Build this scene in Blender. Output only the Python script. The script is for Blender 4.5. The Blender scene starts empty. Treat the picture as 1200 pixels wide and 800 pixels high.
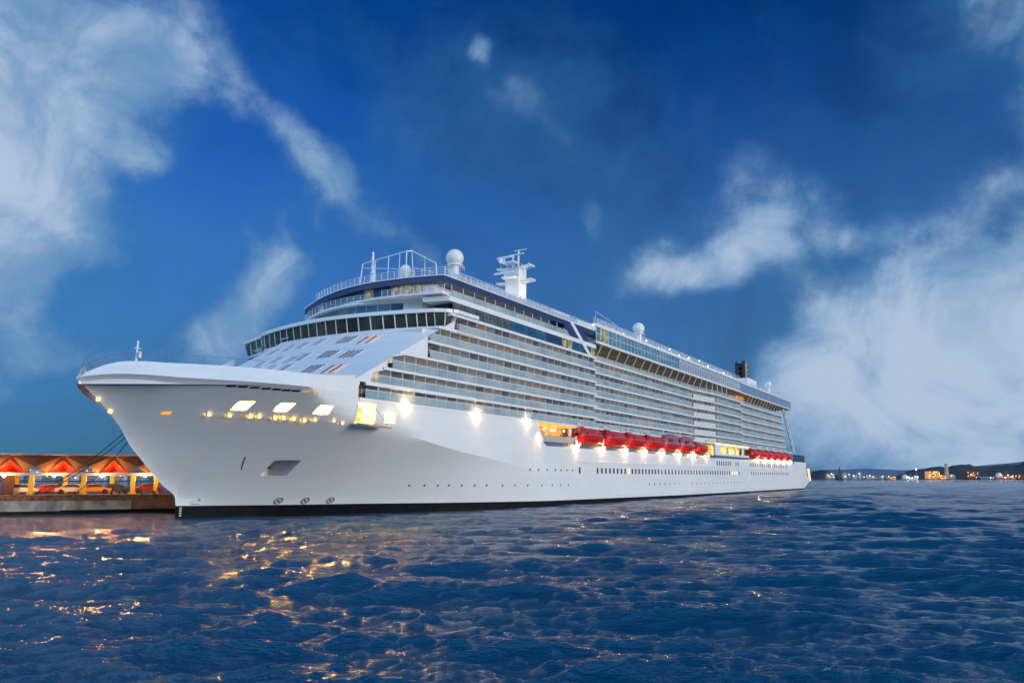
import bpy, bmesh, math, random
import numpy as np
from mathutils import Vector, Matrix
R = math.radians
random.seed(7)
SC = bpy.context.scene
COL = SC.collection

# ------------------------------------------------------------------ camera
cam_d = bpy.data.cameras.new("camera"); cam = bpy.data.objects.new("camera", cam_d); COL.objects.link(cam)
cam.location = (0, 0, 5.0); cam.rotation_euler = (R(98.0), 0, 0)
cam_d.lens = 27.0; cam_d.sensor_width = 36.0; cam_d.shift_y = 32.5 / 1200
cam_d.clip_start = 0.5; cam_d.clip_end = 60000
SC.camera = cam

# ------------------------------------------------------------------ sky, sun, exposure
SUN_AZ, SUN_EL = 118.0, 6.5
SKY_STRENGTH = 0.10
world = bpy.data.worlds.new("World"); SC.world = world; world.use_nodes = True
wt = world.node_tree; wt.nodes.clear()


class NT:
    """small helper for building node graphs"""
    def __init__(s, t): s.t = t
    def n(s, typ, **kw):
        x = s.t.nodes.new(typ)
        for k, v in kw.items(): setattr(x, k, v)
        return x
    def put(s, sock, v):
        if hasattr(v, 'node'): s.t.links.new(v, sock)
        else: sock.default_value = v
    def m(s, op, a, b=0.0, c=None, clamp=False):
        x = s.n('ShaderNodeMath', operation=op, use_clamp=clamp)
        s.put(x.inputs[0], a); s.put(x.inputs[1], b)
        if c is not None: s.put(x.inputs[2], c)
        return x.outputs[0]
    def vm(s, op, a, b=(0, 0, 0)):
        x = s.n('ShaderNodeVectorMath', operation=op); s.put(x.inputs[0], a); s.put(x.inputs[1], b)
        return x.outputs[0]
    def noise(s, vec, scale, detail=4, rough=0.55, dist=0.0, col=False):
        x = s.n('ShaderNodeTexNoise'); x.inputs['Scale'].default_value = scale
        x.inputs['Detail'].default_value = detail; x.inputs['Roughness'].default_value = rough
        x.inputs['Distortion'].default_value = dist
        if vec is not None: s.t.links.new(vec, x.inputs['Vector'])
        return x.outputs['Color' if col else 'Fac']
    def mix(s, f, a, b, mode='MIX'):
        x = s.n('ShaderNodeMix', data_type='RGBA', blend_type=mode)
        s.put(x.inputs[0], f); s.put(x.inputs[6], a); s.put(x.inputs[7], b)
        return x.outputs[2]
    def ss(s, v, lo, hi):
        x = s.n('ShaderNodeMapRange', interpolation_type='SMOOTHSTEP')
        s.put(x.inputs[0], v); x.inputs[1].default_value = lo; x.inputs[2].default_value = hi
        return x.outputs[0]


w = NT(wt)
tc = w.n('ShaderNodeTexCoord'); D = tc.outputs['Generated']
sky = w.n('ShaderNodeTexSky', sky_type='NISHITA', sun_disc=False)
sky.sun_elevation = R(SUN_EL); sky.sun_rotation = R(SUN_AZ)
sky.air_density = 1.0; sky.dust_density = 0.4; sky.ozone_density = 3.0; sky.altitude = 0
sep = w.n('ShaderNodeSeparateXYZ'); wt.links.new(D, sep.inputs[0])
gam = w.n('ShaderNodeGamma'); wt.links.new(sky.outputs[0], gam.inputs[0]); gam.inputs[1].default_value = 1.5
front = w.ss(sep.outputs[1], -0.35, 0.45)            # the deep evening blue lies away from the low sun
deep = w.mix(1.0, gam.outputs[0], (0.020, 0.62, 1.22, 1), 'MULTIPLY')
base = w.mix(front, w.mix(1.0, sky.outputs[0], (1.5, 1.6, 1.75, 1), 'MULTIPLY'), deep)  # sky behind the viewer is brightened too, as added fill
# paler, hazier air close to the horizon
hz = w.ss(sep.outputs[2], 0.56, 0.03)
base = w.mix(w.m('MULTIPLY', hz, w.m('MULTIPLY', front, 0.86)), base, (0.66, 1.72, 3.7, 1))
# clouds: soft banks placed by compass bearing and height, torn by noise
n1 = w.noise(D, 5.0, 7, 0.58, 0.4); n2 = w.noise(D, 13.0, 7, 0.6, 0.2)
nc = w.noise(D, 3.2, 4, 0.55, 0.0, col=True)
off = w.vm('SUBTRACT', nc, (0.5, 0.5, 0.5))
Dw = w.vm('ADD', D, w.vm('MULTIPLY', off, (0.19, 0.19, 0.19)))
sw = w.n('ShaderNodeSeparateXYZ'); wt.links.new(Dw, sw.inputs[0])
az = w.m('MULTIPLY', w.m('ARCTAN2', sw.outputs[0], sw.outputs[1]), 57.2958)
el = w.m('MULTIPLY', w.m('ARCSINE', w.m('MINIMUM', sw.outputs[2], 1.0)), 57.2958)
#        bearing  height  half-width half-height  tilt  weight
BLOBS = [(32.0, 8.0, 8.0, 5.6, 0, 1.2), (26.5, 4.0, 6.0, 3.8, 0, 1.05), (23.2, 6.8, 2.8, 2.2, 20, 0.8), (37, 4.5, 9.0, 4.5, 0, 1.0), (37.5, 12, 3.6, 2.8, 30, 0.62), (29.0, 11.6, 2.6, 2.6, 0, .45),
         (-36.0, 23.0, 5.2, 5.2, 0, 1.15), (-32.0, 20.0, 3.6, 4.6, 20, 0.95), (-28.0, 27.5, 5.0, 3.0, 0, 0.80), (-40, 30, 9, 6, 0, 0.6), (-26.0, 22.5, 2.0, 1.6, -30, .6),
         (-17.5, 14.0, 2.3, 4.0, -18, 0.95), (-20.0, 9.0, 3.0, 2.0, 0, 0.75), (-14.0, 20.5, 8.5, 1.6, -42, 0.72), (-34.5, 12.5, 2.6, 3.0, 0, 0.85), (-33, 8.0, 5, 2.5, 0, .55),
         (15.5, 15.4, 4.2, 1.3, 20, 0.95), (20.0, 18.0, 4.6, 2.2, 25, 0.62), (12.0, 15.0, 4.5, 2.4, 10, 0.42), (24.0, 16.0, 3.6, 1.4, 5, 0.50), (16, 21, 5, 3, 30, .36),
         (-2.5, 30.0, 1.1, .9, 30, 0.55), (36.0, 25.5, 2.4, 4.5, 12, 0.60), (32.5, 30.0, 2.0, 2.2, 0, 0.48), (7.0, 19.0, .8, 1.7, 10, 0.42), (33, 19, 4, 2.0, 30, .30),
         (-30.0, 15.5, 7.5, 2.6, 0, 0.40), (-26, 5, 9, 3.2, 0, 0.36), (20.0, 3.0, 2.6, 3.0, 0, 0.50), (-8, 24, 7, 2.2, 20, .26), (4, 26, 6, 2, -15, .22),
         # clouds outside the frame: they light the scene and show in the water
         (75, 22, 22, 12, 0, 0.9), (-80, 25, 24, 12, 0, 0.9), (120, 30, 20, 10, 0, 0.8), (-130, 26, 24, 10, 0, 0.8), (175, 30, 26, 16, 0, 1.0), (-150, 45, 40, 22, 0, 1.1), (-100, 50, 30, 16, 0, 0.9)]
tot = None
for (a0, e0, ra, re, rot, wgt) in BLOBS:
    c_, s_ = math.cos(R(rot)), math.sin(R(rot))
    da = w.m('SUBTRACT', az, a0); de = w.m('SUBTRACT', el, e0)
    u_ = w.m('MULTIPLY_ADD', da, c_ / ra, w.m('MULTIPLY', de, s_ / ra))
    v_ = w.m('MULTIPLY_ADD', de, c_ / re, w.m('MULTIPLY', da, -s_ / re))
    q = w.m('MULTIPLY_ADD', u_, u_, w.m('MULTIPLY', v_, v_))
    g = w.m('MULTIPLY', w.m('EXPONENT', w.m('MULTIPLY', q, -0.8)), wgt)
    tot = g if tot is None else w.m('ADD', tot, g)
nn = w.m('ADD', w.m('MULTIPLY', w.m('SUBTRACT', n1, 0.5), 2.0), w.m('MULTIPLY', w.m('SUBTRACT', n2, 0.5), 1.5))
dens = w.m('ADD', tot, w.m('MULTIPLY', nn, w.m('MINIMUM', w.m('ADD', w.m('MULTIPLY', tot, 1.4), 0.12), 0.8)))
thick = w.ss(dens, 0.20, 0.84)
veil = w.m('MULTIPLY', w.ss(w.m('ADD', w.noise(D, 3.4, 7, 0.64, 0.25), w.m('MULTIPLY', tot, 0.3)), 0.42, 0.80), 0.34)
cov = w.m('MULTIPLY', thick, 0.90)
n3 = w.noise(D, 7.0, 6, 0.62, 0.8)
ccol = w.mix(w.ss(w.m('ADD', w.m('MULTIPLY', dens, 0.42), w.m('MULTIPLY', w.m('SUBTRACT', n3, 0.5), 2.2)), 0.05, 0.95), (1.5, 3.1, 5.4, 1), (4.7, 5.9, 7.5, 1))
ccol = w.mix(front, w.mix(1.0, ccol, (3.9, 3.85, 3.95, 1), 'MULTIPLY'), ccol)   # unseen banks behind the viewer, brightened as added fill for the ship's front
mott = w.m('MULTIPLY_ADD', w.ss(w.noise(D, 3.6, 5, 0.6, 0.7), 0.40, 0.72), -0.24, 1.0)
vsc = w.n('ShaderNodeVectorMath', operation='SCALE'); w.put(vsc.inputs[0], base); w.put(vsc.inputs[3], mott)
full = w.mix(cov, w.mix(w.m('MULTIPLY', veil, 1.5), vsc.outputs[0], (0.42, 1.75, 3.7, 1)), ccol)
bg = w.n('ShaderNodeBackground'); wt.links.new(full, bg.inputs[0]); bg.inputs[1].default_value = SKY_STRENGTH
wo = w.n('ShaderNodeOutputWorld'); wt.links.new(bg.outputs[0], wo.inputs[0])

sun_d = bpy.data.lights.new("sun", 'SUN'); sun_d.energy = 1.95; sun_d.angle = R(18); sun_d.color = (1.0, 0.94, 0.88)
sun = bpy.data.objects.new("sun", sun_d); COL.objects.link(sun)
sd = Vector((math.sin(R(SUN_AZ)) * math.cos(R(SUN_EL)), math.cos(R(SUN_AZ)) * math.cos(R(SUN_EL)), math.sin(R(SUN_EL))))
sun.rotation_euler = sd.to_track_quat('Z', 'Y').to_euler()
SC.view_settings.view_transform = 'Standard'; SC.view_settings.look = 'None'
SC.view_settings.exposure = 0.0; SC.view_settings.gamma = 1.0
SC.render.engine = 'CYCLES'
SC.cycles.max_bounces = 8; SC.cycles.transparent_max_bounces = 12; SC.cycles.sample_clamp_indirect = 90.0
SC.cycles.use_denoising = True

# ------------------------------------------------------------------ materials
MATS = {}


def mat(name, col, rough=0.5, metal=0.0, spec=0.5, var=0.0, vscale=0.4, emit=None, estr=0.0, bump=0.0, bscale=20.0, alpha=1.0, var_col=None, stretch=None, wpos=False):
    if name in MATS: return MATS[name]
    m = bpy.data.materials.new(name); m.use_nodes = True; t = m.node_tree; t.nodes.clear(); k = NT(t)
    b = k.n('ShaderNodeBsdfPrincipled'); o = k.n('ShaderNodeOutputMaterial')
    c4 = (*col, 1)
    b.inputs['Base Color'].default_value = c4; b.inputs['Roughness'].default_value = rough
    b.inputs['Metallic'].default_value = metal; b.inputs['Specular IOR Level'].default_value = spec
    if var > 0 or bump > 0:
        tcn = k.n('ShaderNodeTexCoord'); vec = k.n('ShaderNodeNewGeometry').outputs['Position'] if wpos else tcn.outputs['Object']
        if stretch: vec = k.vm('MULTIPLY', vec, stretch)
    if var > 0:
        nz = k.noise(vec, vscale, 6, 0.6); d2 = var_col if var_col else tuple(x * (1 - var) for x in col)
        t.links.new(k.mix(k.ss(nz, 0.35, 0.72), c4, (*d2, 1)), b.inputs['Base Color'])
        t.links.new(k.m('ADD', k.m('MULTIPLY', nz, 0.15), rough - 0.07), b.inputs['Roughness'])
    if bump > 0:
        bp = k.n('ShaderNodeBump'); bp.inputs['Strength'].default_value = bump; bp.inputs['Distance'].default_value = 0.05
        t.links.new(k.noise(vec, bscale, 4), bp.inputs['Height']); t.links.new(bp.outputs[0], b.inputs['Normal'])
    if emit:
        b.inputs['Emission Color'].default_value = (*emit, 1); b.inputs['Emission Strength'].default_value = estr
        if var > 0: t.links.new(k.mix(k.ss(nz, 0.40, 0.62), (*emit, 1), (*(x * (1 - var) for x in emit), 1)), b.inputs['Emission Color'])
    out = b.outputs[0]
    if alpha < 1:
        tr = k.n('ShaderNodeBsdfTransparent'); mx = k.n('ShaderNodeMixShader'); mx.inputs[0].default_value = alpha
        t.links.new(tr.outputs[0], mx.inputs[1]); t.links.new(out, mx.inputs[2]); out = mx.outputs[0]
    t.links.new(out, o.inputs[0]); MATS[name] = m
    return m


WHITE = mat('ship_white', (0.80, 0.80, 0.79), 0.35, var=0.06, vscale=0.25, stretch=(1, 1, 3))
HULLW = mat('hull_white', (0.79, 0.79, 0.77), 0.32, var=0.07, vscale=0.12, stretch=(0.5, 0.5, 1.6), bump=0.05, bscale=0.7)
BLACK = mat('boot_black', (0.006, 0.007, 0.008), 0.6, spec=0.1, var=0.4, vscale=0.8, var_col=(0.012, 0.013, 0.012))
GREYP = mat('deck_grey', (0.32, 0.33, 0.34), 0.7, var=0.2, vscale=0.6)
NAVY = mat('navy_paint', (0.022, 0.045, 0.13), 0.35, var=0.15, vscale=0.5)
STRIP = mat('strip_blue_grey', (0.10, 0.125, 0.20), 0.4, var=0.2, vscale=0.5)
PANEL = mat('screen_blue_grey', (0.17, 0.24, 0.36), 0.25, var=0.15, vscale=0.3)
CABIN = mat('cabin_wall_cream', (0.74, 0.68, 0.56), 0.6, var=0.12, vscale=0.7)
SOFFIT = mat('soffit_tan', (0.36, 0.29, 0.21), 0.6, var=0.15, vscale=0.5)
DOOR = mat('door_glass', (0.15, 0.155, 0.15), 0.12, var=0.5, vscale=0.9, var_col=(0.26, 0.24, 0.19))
CURT = mat('door_curtain_glow', (0.55, 0.48, 0.37), 0.5, emit=(1.0, .80, .55), estr=.26)  # faint glow added to the curtains to lighten the balcony openings
DOORLIT = mat('door_lit', (0.5, 0.3, 0.12), 0.5, emit=(1.0, 0.50, 0.16), estr=0.55)
BGLASS = mat('balcony_glass', (0.50, 0.58, 0.58), 0.12, var=0.25, vscale=0.22, var_col=(0.27, 0.42, 0.50), alpha=0.68, wpos=True)
SOLIDB = mat('balustrade_white', (0.62, 0.66, 0.62), 0.4)
BRIDGEG = mat('bridge_glass', (0.022, 0.024, 0.02), 0.08, var=0.5, vscale=0.25, var_col=(0.075, 0.075, 0.05))
BLUEG = mat('blue_glass', (0.015, 0.075, 0.17), 0.07, var=0.6, vscale=0.22, var_col=(0.05, 0.16, 0.22))
GREENG = mat('grey_green_glass', (0.06, 0.085, 0.085), 0.08, var=0.5, vscale=0.3, var_col=(0.14, 0.16, 0.13))
LITG = mat('lit_lounge_glass', (0.3, 0.27, 0.12), 0.2, emit=(0.95, 0.70, 0.28), estr=0.28, var=0.9, vscale=1.6, var_col=(0.03, 0.06, 0.07))
TEALG = mat('pool_glass', (0.07, 0.21, 0.32), 0.06, var=0.6, vscale=0.25, var_col=(0.20, 0.36, 0.40), alpha=0.86)
SCREEN = mat('windscreen_glass', (0.42, 0.52, 0.62), 0.12, alpha=0.55)
DARKG = mat('port_glass', (0.05, 0.055, 0.065), 0.15)
FRAME = mat('window_frame_grey', (0.55, 0.56, 0.58), 0.4)
RED = mat('lifeboat_red', (0.66, 0.012, 0.008), 0.32, var=0.12, vscale=1.0)
REDT = mat('lifeboat_canopy', (0.58, 0.035, 0.035), 0.35, var=0.2, vscale=1.2)
TENDERT = mat('tender_canopy', (0.40, 0.10, 0.11), 0.3, var=0.25, vscale=1.0)
ORANGE = mat('keel_orange', (0.75, 0.13, 0.02), 0.4)
STEELD = mat('dark_steel', (0.03, 0.033, 0.04), 0.5, 0.3)
FUNNEL = mat('funnel_black', (0.012, 0.013, 0.016), 0.3, var=0.4, vscale=0.8, var_col=(0.05, 0.05, 0.06))
ROPE = mat('rope_dark', (0.03, 0.035, 0.05), 0.8)
GOLD = mat('warm_lamp', (1, 0.8, 0.4), 0.5, emit=(1.0, 0.62, 0.22), estr=40.0)
WLAMP = mat('white_lamp', (1, 0.9, 0.75), 0.5, emit=(1.0, 0.66, 0.30), estr=260.0)
MOORLIT = mat('mooring_deck_glow', (0.8, 0.7, 0.4), 0.6, emit=(1.0, 0.58, 0.10), estr=800.0, var=0.45, vscale=1.3, var_col=(0.5, 0.3, 0.1))  # recess back walls glow themselves, raised to put gold on the water
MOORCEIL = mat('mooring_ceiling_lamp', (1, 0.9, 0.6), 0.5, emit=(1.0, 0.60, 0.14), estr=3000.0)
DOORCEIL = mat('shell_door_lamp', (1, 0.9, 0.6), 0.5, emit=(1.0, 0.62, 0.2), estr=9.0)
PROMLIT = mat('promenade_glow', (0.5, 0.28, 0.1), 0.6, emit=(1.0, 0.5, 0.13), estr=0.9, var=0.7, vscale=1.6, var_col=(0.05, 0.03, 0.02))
CONC = mat('quay_concrete', (0.36, 0.33, 0.29), 0.85, var=0.55, vscale=0.55, var_col=(0.17, 0.14, 0.11), bump=0.5, bscale=3.0)
CONCD = mat('quay_face_rust', (0.34, 0.11, 0.04), 0.85, var=0.7, vscale=2.2, var_col=(0.07, 0.03, 0.02), bump=0.5, bscale=4.0)
PILE = mat('pile_dark', (0.02, 0.019, 0.018), 0.9, var=0.4, vscale=1.0)
ASPH = mat('quay_deck', (0.12, 0.11, 0.105), 0.9, var=0.3, vscale=0.8)
YELLOW = mat('column_yellow', (0.78, 0.47, 0.02), 0.6, var=0.15, vscale=1.0)
ROOFB = mat('roof_brown', (0.17, 0.065, 0.024), 0.7, var=0.25, vscale=0.6)
ROOFR = mat('roof_red', (0.55, 0.03, 0.012), 0.6, var=0.2, vscale=0.6)
ROOFW = mat('roof_edge', (0.62, 0.50, 0.44), 0.6, var=0.15, vscale=0.5)
TYRE = mat('tyre', (0.02, 0.02, 0.02), 0.8)


def plate_seams(m, bw, bh):
    """faint welded plate edges and streaks on the hull paint"""
    t = m.node_tree; k = NT(t); b = t.nodes['Principled BSDF']; src = b.inputs['Base Color'].links[0].from_socket
    tcn = k.n('ShaderNodeTexCoord'); sp = k.n('ShaderNodeSeparateXYZ'); t.links.new(tcn.outputs['Object'], sp.inputs[0])
    cb = k.n('ShaderNodeCombineXYZ'); t.links.new(sp.outputs[0], cb.inputs[0]); t.links.new(sp.outputs[2], cb.inputs[1])
    br = k.n('ShaderNodeTexBrick'); t.links.new(cb.outputs[0], br.inputs['Vector'])
    for n_, v in (('Scale', 1.0), ('Mortar Size', .035), ('Mortar Smooth', .6), ('Brick Width', bw), ('Row Height', bh)): br.inputs[n_].default_value = v
    br.inputs['Color1'].default_value = (1, 1, 1, 1); br.inputs['Color2'].default_value = (.965, .97, .975, 1); br.inputs['Mortar'].default_value = (.90, .90, .90, 1)
    st = k.vm('MULTIPLY', tcn.outputs['Object'], (1.6, 1.6, .10)); nz = k.ss(k.noise(st, 1.0, 5, .65), .56, .80)
    dirt = k.mix(k.m('MULTIPLY', nz, .22), (1, 1, 1, 1), (.62, .55, .46, 1))
    t.links.new(k.mix(1.0, k.mix(1.0, src, br.outputs['Color'], 'MULTIPLY'), dirt, 'MULTIPLY'), b.inputs['Base Color'])


plate_seams(HULLW, 9.0, 2.45)


# ------------------------------------------------------------------ mesh helpers
class MB:
    """collects shapes and links them as ONE mesh object; flip=True takes ship coordinates (aft, towards port, up)"""
    def __init__(s, flip=False): s.v = []; s.f = []; s.m = []; s.flip = flip
    def add(s, vs, fs, mi=0):
        o = len(s.v); s.v += [tuple(x) for x in vs]
        for f in fs: s.f.append(tuple(i + o for i in f)); s.m.append(mi)
    def box(s, x0, x1, y0, y1, z0, z1, mi=0):
        s.add([(x0, y0, z0), (x1, y0, z0), (x1, y1, z0), (x0, y1, z0), (x0, y0, z1), (x1, y0, z1), (x1, y1, z1), (x0, y1, z1)],
              [(0, 3, 2, 1), (4, 5, 6, 7), (0, 1, 5, 4), (1, 2, 6, 5), (2, 3, 7, 6), (3, 0, 4, 7)], mi)
    def poly(s, pts, mi=0): s.add(pts, [tuple(range(len(pts)))], mi)
    def prism(s, pts, off, mi=0):
        n = len(pts); o = Vector(off)
        s.add([tuple(p) for p in pts] + [tuple(Vector(p) + o) for p in pts],
              [tuple(range(n)), tuple(range(2 * n - 1, n - 1, -1))] + [(i, (i + 1) % n, n + (i + 1) % n, n + i) for i in range(n)], mi)
    def slab(s, poly, z0, z1, mi=0): s.prism([(p[0], p[1], z0) for p in poly], (0, 0, z1 - z0), mi)
    def tube(s, p, q, r, n=6, mi=0, r2=None):
        p, q = Vector(p), Vector(q); d = q - p
        if d.length < 1e-6: return
        r2 = r if r2 is None else r2
        a = d.orthogonal().normalized(); b = d.normalized().cross(a)
        vs = []
        for c, rr in ((p, r), (q, r2)):
            for i in range(n):
                t = 2 * math.pi * i / n; vs.append(c + (a * math.cos(t) + b * math.sin(t)) * rr)
        s.add(vs, [tuple(range(n - 1, -1, -1)), tuple(range(n, 2 * n))] + [(i, (i + 1) % n, n + (i + 1) % n, n + i) for i in range(n)], mi)
    def sphere(s, c, r, nu=20, nv=12, mi=0, sz=1.0, z_lo=-1.0):
        vs = []; fs = []
        lo = math.asin(max(-1, z_lo))
        for j in range(nv + 1):
            ph = lo + (math.pi / 2 - lo) * j / nv
            for i in range(nu):
                th = 2 * math.pi * i / nu
                vs.append((c[0] + r * math.cos(ph) * math.cos(th), c[1] + r * math.cos(ph) * math.sin(th), c[2] + r * sz * math.sin(ph)))
        for j in range(nv):
            for i in range(nu): fs.append((j * nu + i, j * nu + (i + 1) % nu, (j + 1) * nu + (i + 1) % nu, (j + 1) * nu + i))
        s.add(vs, fs, mi)
    def grid(s, rows, mi=0, skip=None):
        nr, nc = len(rows), len(rows[0])
        s.add([p for r in rows for p in r], [], mi); o = len(s.v) - nr * nc
        for j in range(nr - 1):
            for i in range(nc - 1):
                if skip and skip(j, i): continue
                s.f.append((o + j * nc + i, o + j * nc + i + 1, o + (j + 1) * nc + i + 1, o + (j + 1) * nc + i)); s.m.append(mi)
    def rail(s, pts, h, step, r=0.035, n_rails=3, post=0.04, mi=0):
        """stanchions and rails along a path of floor points"""
        P = [Vector(p) for p in pts]; up = Vector((0, 0, 1))
        for a, b in zip(P[:-1], P[1:]):
            L = (b - a).length
            for k in range(1, n_rails + 1): s.tube(a + up * h * k / n_rails, b + up * h * k / n_rails, r, 4, mi)
            n = max(1, int(L / step))
            for i in range(n + (1 if b is P[-1] else 0)):
                q = a + (b - a) * (i / n); s.tube(q, q + up * h, post, 4, mi)
    def build(s, name, mats, parent=None, smooth=None, loc=None, rotz=None, recalc=True):
        me = bpy.data.meshes.new(name)
        vs = [(x, -y, z) for x, y, z in s.v] if s.flip else s.v
        me.from_pydata(vs, [], s.f)
        for m in (mats if isinstance(mats, (list, tuple)) else [mats]): me.materials.append(m)
        me.polygons.foreach_set('material_index', s.m)
        bm = bmesh.new(); bm.from_mesh(me)
        if smooth is not None:
            bmesh.ops.remove_doubles(bm, verts=bm.verts, dist=1e-4)
            bmesh.ops.dissolve_degenerate(bm, dist=1e-4, edges=bm.edges)
        if recalc: bmesh.ops.recalc_face_normals(bm, faces=bm.faces)
        if smooth is not None:
            for f in bm.faces: f.smooth = True
            for e in bm.edges:
                if len(e.link_faces) == 2 and e.calc_face_angle(0) > R(smooth): e.smooth = False
        bm.to_mesh(me); bm.free()
        o = bpy.data.objects.new(name, me); COL.objects.link(o)
        if parent: o.parent = parent
        if loc is not None: o.location = loc
        if rotz is not None: o.rotation_euler = (0, 0, rotz)
        return o


def tag(o, label=None, cat=None, group=None, kind=None):
    if label: o['label'] = label
    if cat: o['category'] = cat
    if group: o['group'] = group
    if kind: o['kind'] = kind
    return o


def empty(name, loc=(0, 0, 0), rotz=0.0, parent=None):
    o = bpy.data.objects.new(name, None); COL.objects.link(o); o.location = loc; o.rotation_euler = (0, 0, rotz)
    o.empty_display_size = 0.5
    if parent: o.parent = parent
    return o


def copy_tree(o, parent=None):
    c = o.copy(); COL.objects.link(c); c.parent = parent
    for ch in list(o.children): copy_tree(ch, c)
    return c


def light(name, typ, loc, energy, color, parent=None, radius=0.08, aim=None, cone=60, blend=0.6):
    d = bpy.data.lights.new(name, typ); d.energy = energy; d.color = color; d.shadow_soft_size = radius
    if typ == 'SPOT': d.spot_size = R(cone); d.spot_blend = blend
    o = bpy.data.objects.new(name, d); COL.objects.link(o); o.location = loc
    if aim is not None: o.rotation_euler = (Vector(loc) - Vector(aim)).to_track_quat('Z', 'Y').to_euler()
    if parent: o.parent = parent
    return o


# ------------------------------------------------------------------ sea
def make_sea():
    rng = np.random.default_rng(3)
    dense = np.linspace(R(-56), R(56), 800); rest = np.linspace(R(56), R(304), 60)[1:-1]
    th = np.concatenate([dense, rest]); na = len(th)
    rr = [9.0]
    while rr[-1] < 900: rr.append(rr[-1] * 1.0047)
    while rr[-1] < 40000: rr.append(rr[-1] * 1.12)
    rr = np.array(rr); nr = len(rr)
    X = rr[:, None] * np.sin(th)[None, :]; Y = rr[:, None] * np.cos(th)[None, :]
    cell = np.maximum(np.gradient(rr), rr * R(0.14))[:, None]
    Z = np.zeros_like(X); DX = np.zeros_like(X); DY = np.zeros_like(X)
    for i in range(157):
        if i >= 150:                                     # a low swell under the chop
            lam = 8 + 7 * rng.random(); ang = R(80) + rng.normal() * R(14); a = 0.0085 * lam * (0.6 + 0.8 * rng.random())
        elif i < 75:                                       # wind sea: long crests rolling across the view
            lam = 1.5 * (7.0 / 1.5) ** rng.random(); ang = R(78) + rng.normal() * R(17); a = 0.0048 * min(lam, 3.0) * max(1, lam / 3.0) ** .5 * (0.6 + 0.8 * rng.random())
        else:                                            # short cross chop
            lam = 0.34 * (1.5 / 0.34) ** rng.random(); ang = R(74) + rng.normal() * R(40); a = 0.0047 * lam * (0.6 + 0.8 * rng.random())
        k = 2 * math.pi / lam; ph = rng.random() * 6.283
        fade = np.clip((lam / cell - 2.2) / 2.5, 0, 1)
        arg = k * (math.cos(ang) * X + math.sin(ang) * Y) + ph
        s_, c_ = np.sin(arg), np.cos(arg)
        Z += a * fade * s_; DX += a * fade * math.cos(ang) * c_ * 1.25; DY += a * fade * math.sin(ang) * c_ * 1.25
    # gusts: the chop is not equally high everywhere
    g = 0.95 + 0.28 * np.sin(X * 0.071 + 1.3 * np.sin(Y * 0.043)) * np.sin(Y * 0.063 + 0.8 + 0.9 * np.sin(X * 0.05))
    # the lee along the ship's side is calmer
    a_ = np.array([0.5219, 0.8530]); n_ = np.array([0.8530, -0.5219])
    S_ = (X + 41.55) * a_[0] + (Y - 96.30) * a_[1]; T_ = (X + 41.55) * n_[0] + (Y - 96.30) * n_[1]
    lee = 1 - 0.75 * np.exp(-np.clip(T_ - 10, 0, None) / 10.0) * ((S_ > -30) & (S_ < 310))
    Z *= g * lee; X = X + DX * g * lee; Y = Y + DY * g * lee
    P = np.stack([X, Y, Z], -1).reshape(-1, 3)
    P = np.concatenate([P, [[0, 0, 0]]]); ctr = nr * na
    i0 = np.arange(nr - 1)[:, None] * na; j0 = np.arange(na)[None, :]; j1 = (j0 + 1) % na
    Q = np.stack([i0 + j0, i0 + j1, i0 + na + j1, i0 + na + j0], -1).reshape(-1, 4)
    fan = np.stack([np.full(na, ctr), (np.arange(na) + 1) % na, np.arange(na)], -1)
    loops = np.concatenate([Q.ravel(), fan.ravel()]).astype(np.int32)
    starts = np.concatenate([np.arange(len(Q)) * 4, len(Q) * 4 + np.arange(na) * 3]).astype(np.int32)
    me = bpy.data.meshes.new('sea'); me.vertices.add(len(P)); me.vertices.foreach_set('co', P.astype(np.float32).ravel())
    me.loops.add(len(loops)); me.loops.foreach_set('vertex_index', loops)
    me.polygons.add(len(starts)); me.polygons.foreach_set('loop_start', starts)
    me.update(calc_edges=True); me.validate()
    me.polygons.foreach_set('use_smooth', np.ones(len(me.polygons), dtype=bool))
    m = bpy.data.materials.new('sea_water'); m.use_nodes = True; t = m.node_tree; k = NT(t)
    b = t.nodes['Principled BSDF']
    b.inputs['Base Color'].default_value = (0.0006, 0.060, 0.130, 1); b.inputs['Roughness'].default_value = 0.085
    b.inputs['IOR'].default_value = 1.333; b.inputs['Specular IOR Level'].default_value = 0.58
    geo = k.n('ShaderNodeNewGeometry'); pos = geo.outputs['Position']
    st = k.vm('MULTIPLY', pos, (0.5, 1.3, 1.0))
    h1 = k.noise(st, 0.42, 5, 0.62, 0.6); h2 = k.noise(st, 1.9, 5, 0.6, 0.5); h3 = k.noise(st, 7.5, 3, 0.6, 0.3)
    h = k.m('ADD', k.m('MULTIPLY', h1, 0.55), k.m('ADD', k.m('MULTIPLY', h2, 0.62), k.m('MULTIPLY', h3, 0.22)))
    bp = k.n('ShaderNodeBump'); bp.inputs['Strength'].default_value = 0.62; bp.inputs['Distance'].default_value = 1.0
    t.links.new(h, bp.inputs['Height']); t.links.new(bp.outputs[0], b.inputs['Normal'])
    me.materials.append(m)
    o = bpy.data.objects.new('sea', me); COL.objects.link(o); tag(o, kind='structure')
    return o


make_sea()

# ------------------------------------------------------------------ the cruise ship
B = 20.4
SHIP_O = Vector((-41.5502, 96.3044, 0.0)); SHIP_ROT = R(90 - 31.45686)
SHIP_M = Matrix.Translation(SHIP_O) @ Matrix.Rotation(SHIP_ROT, 4, 'Z')


def to_world(s, t, u): return SHIP_M @ Vector((s, -t, u))


def L3(s, t, u): return (s, -t, u)


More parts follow.
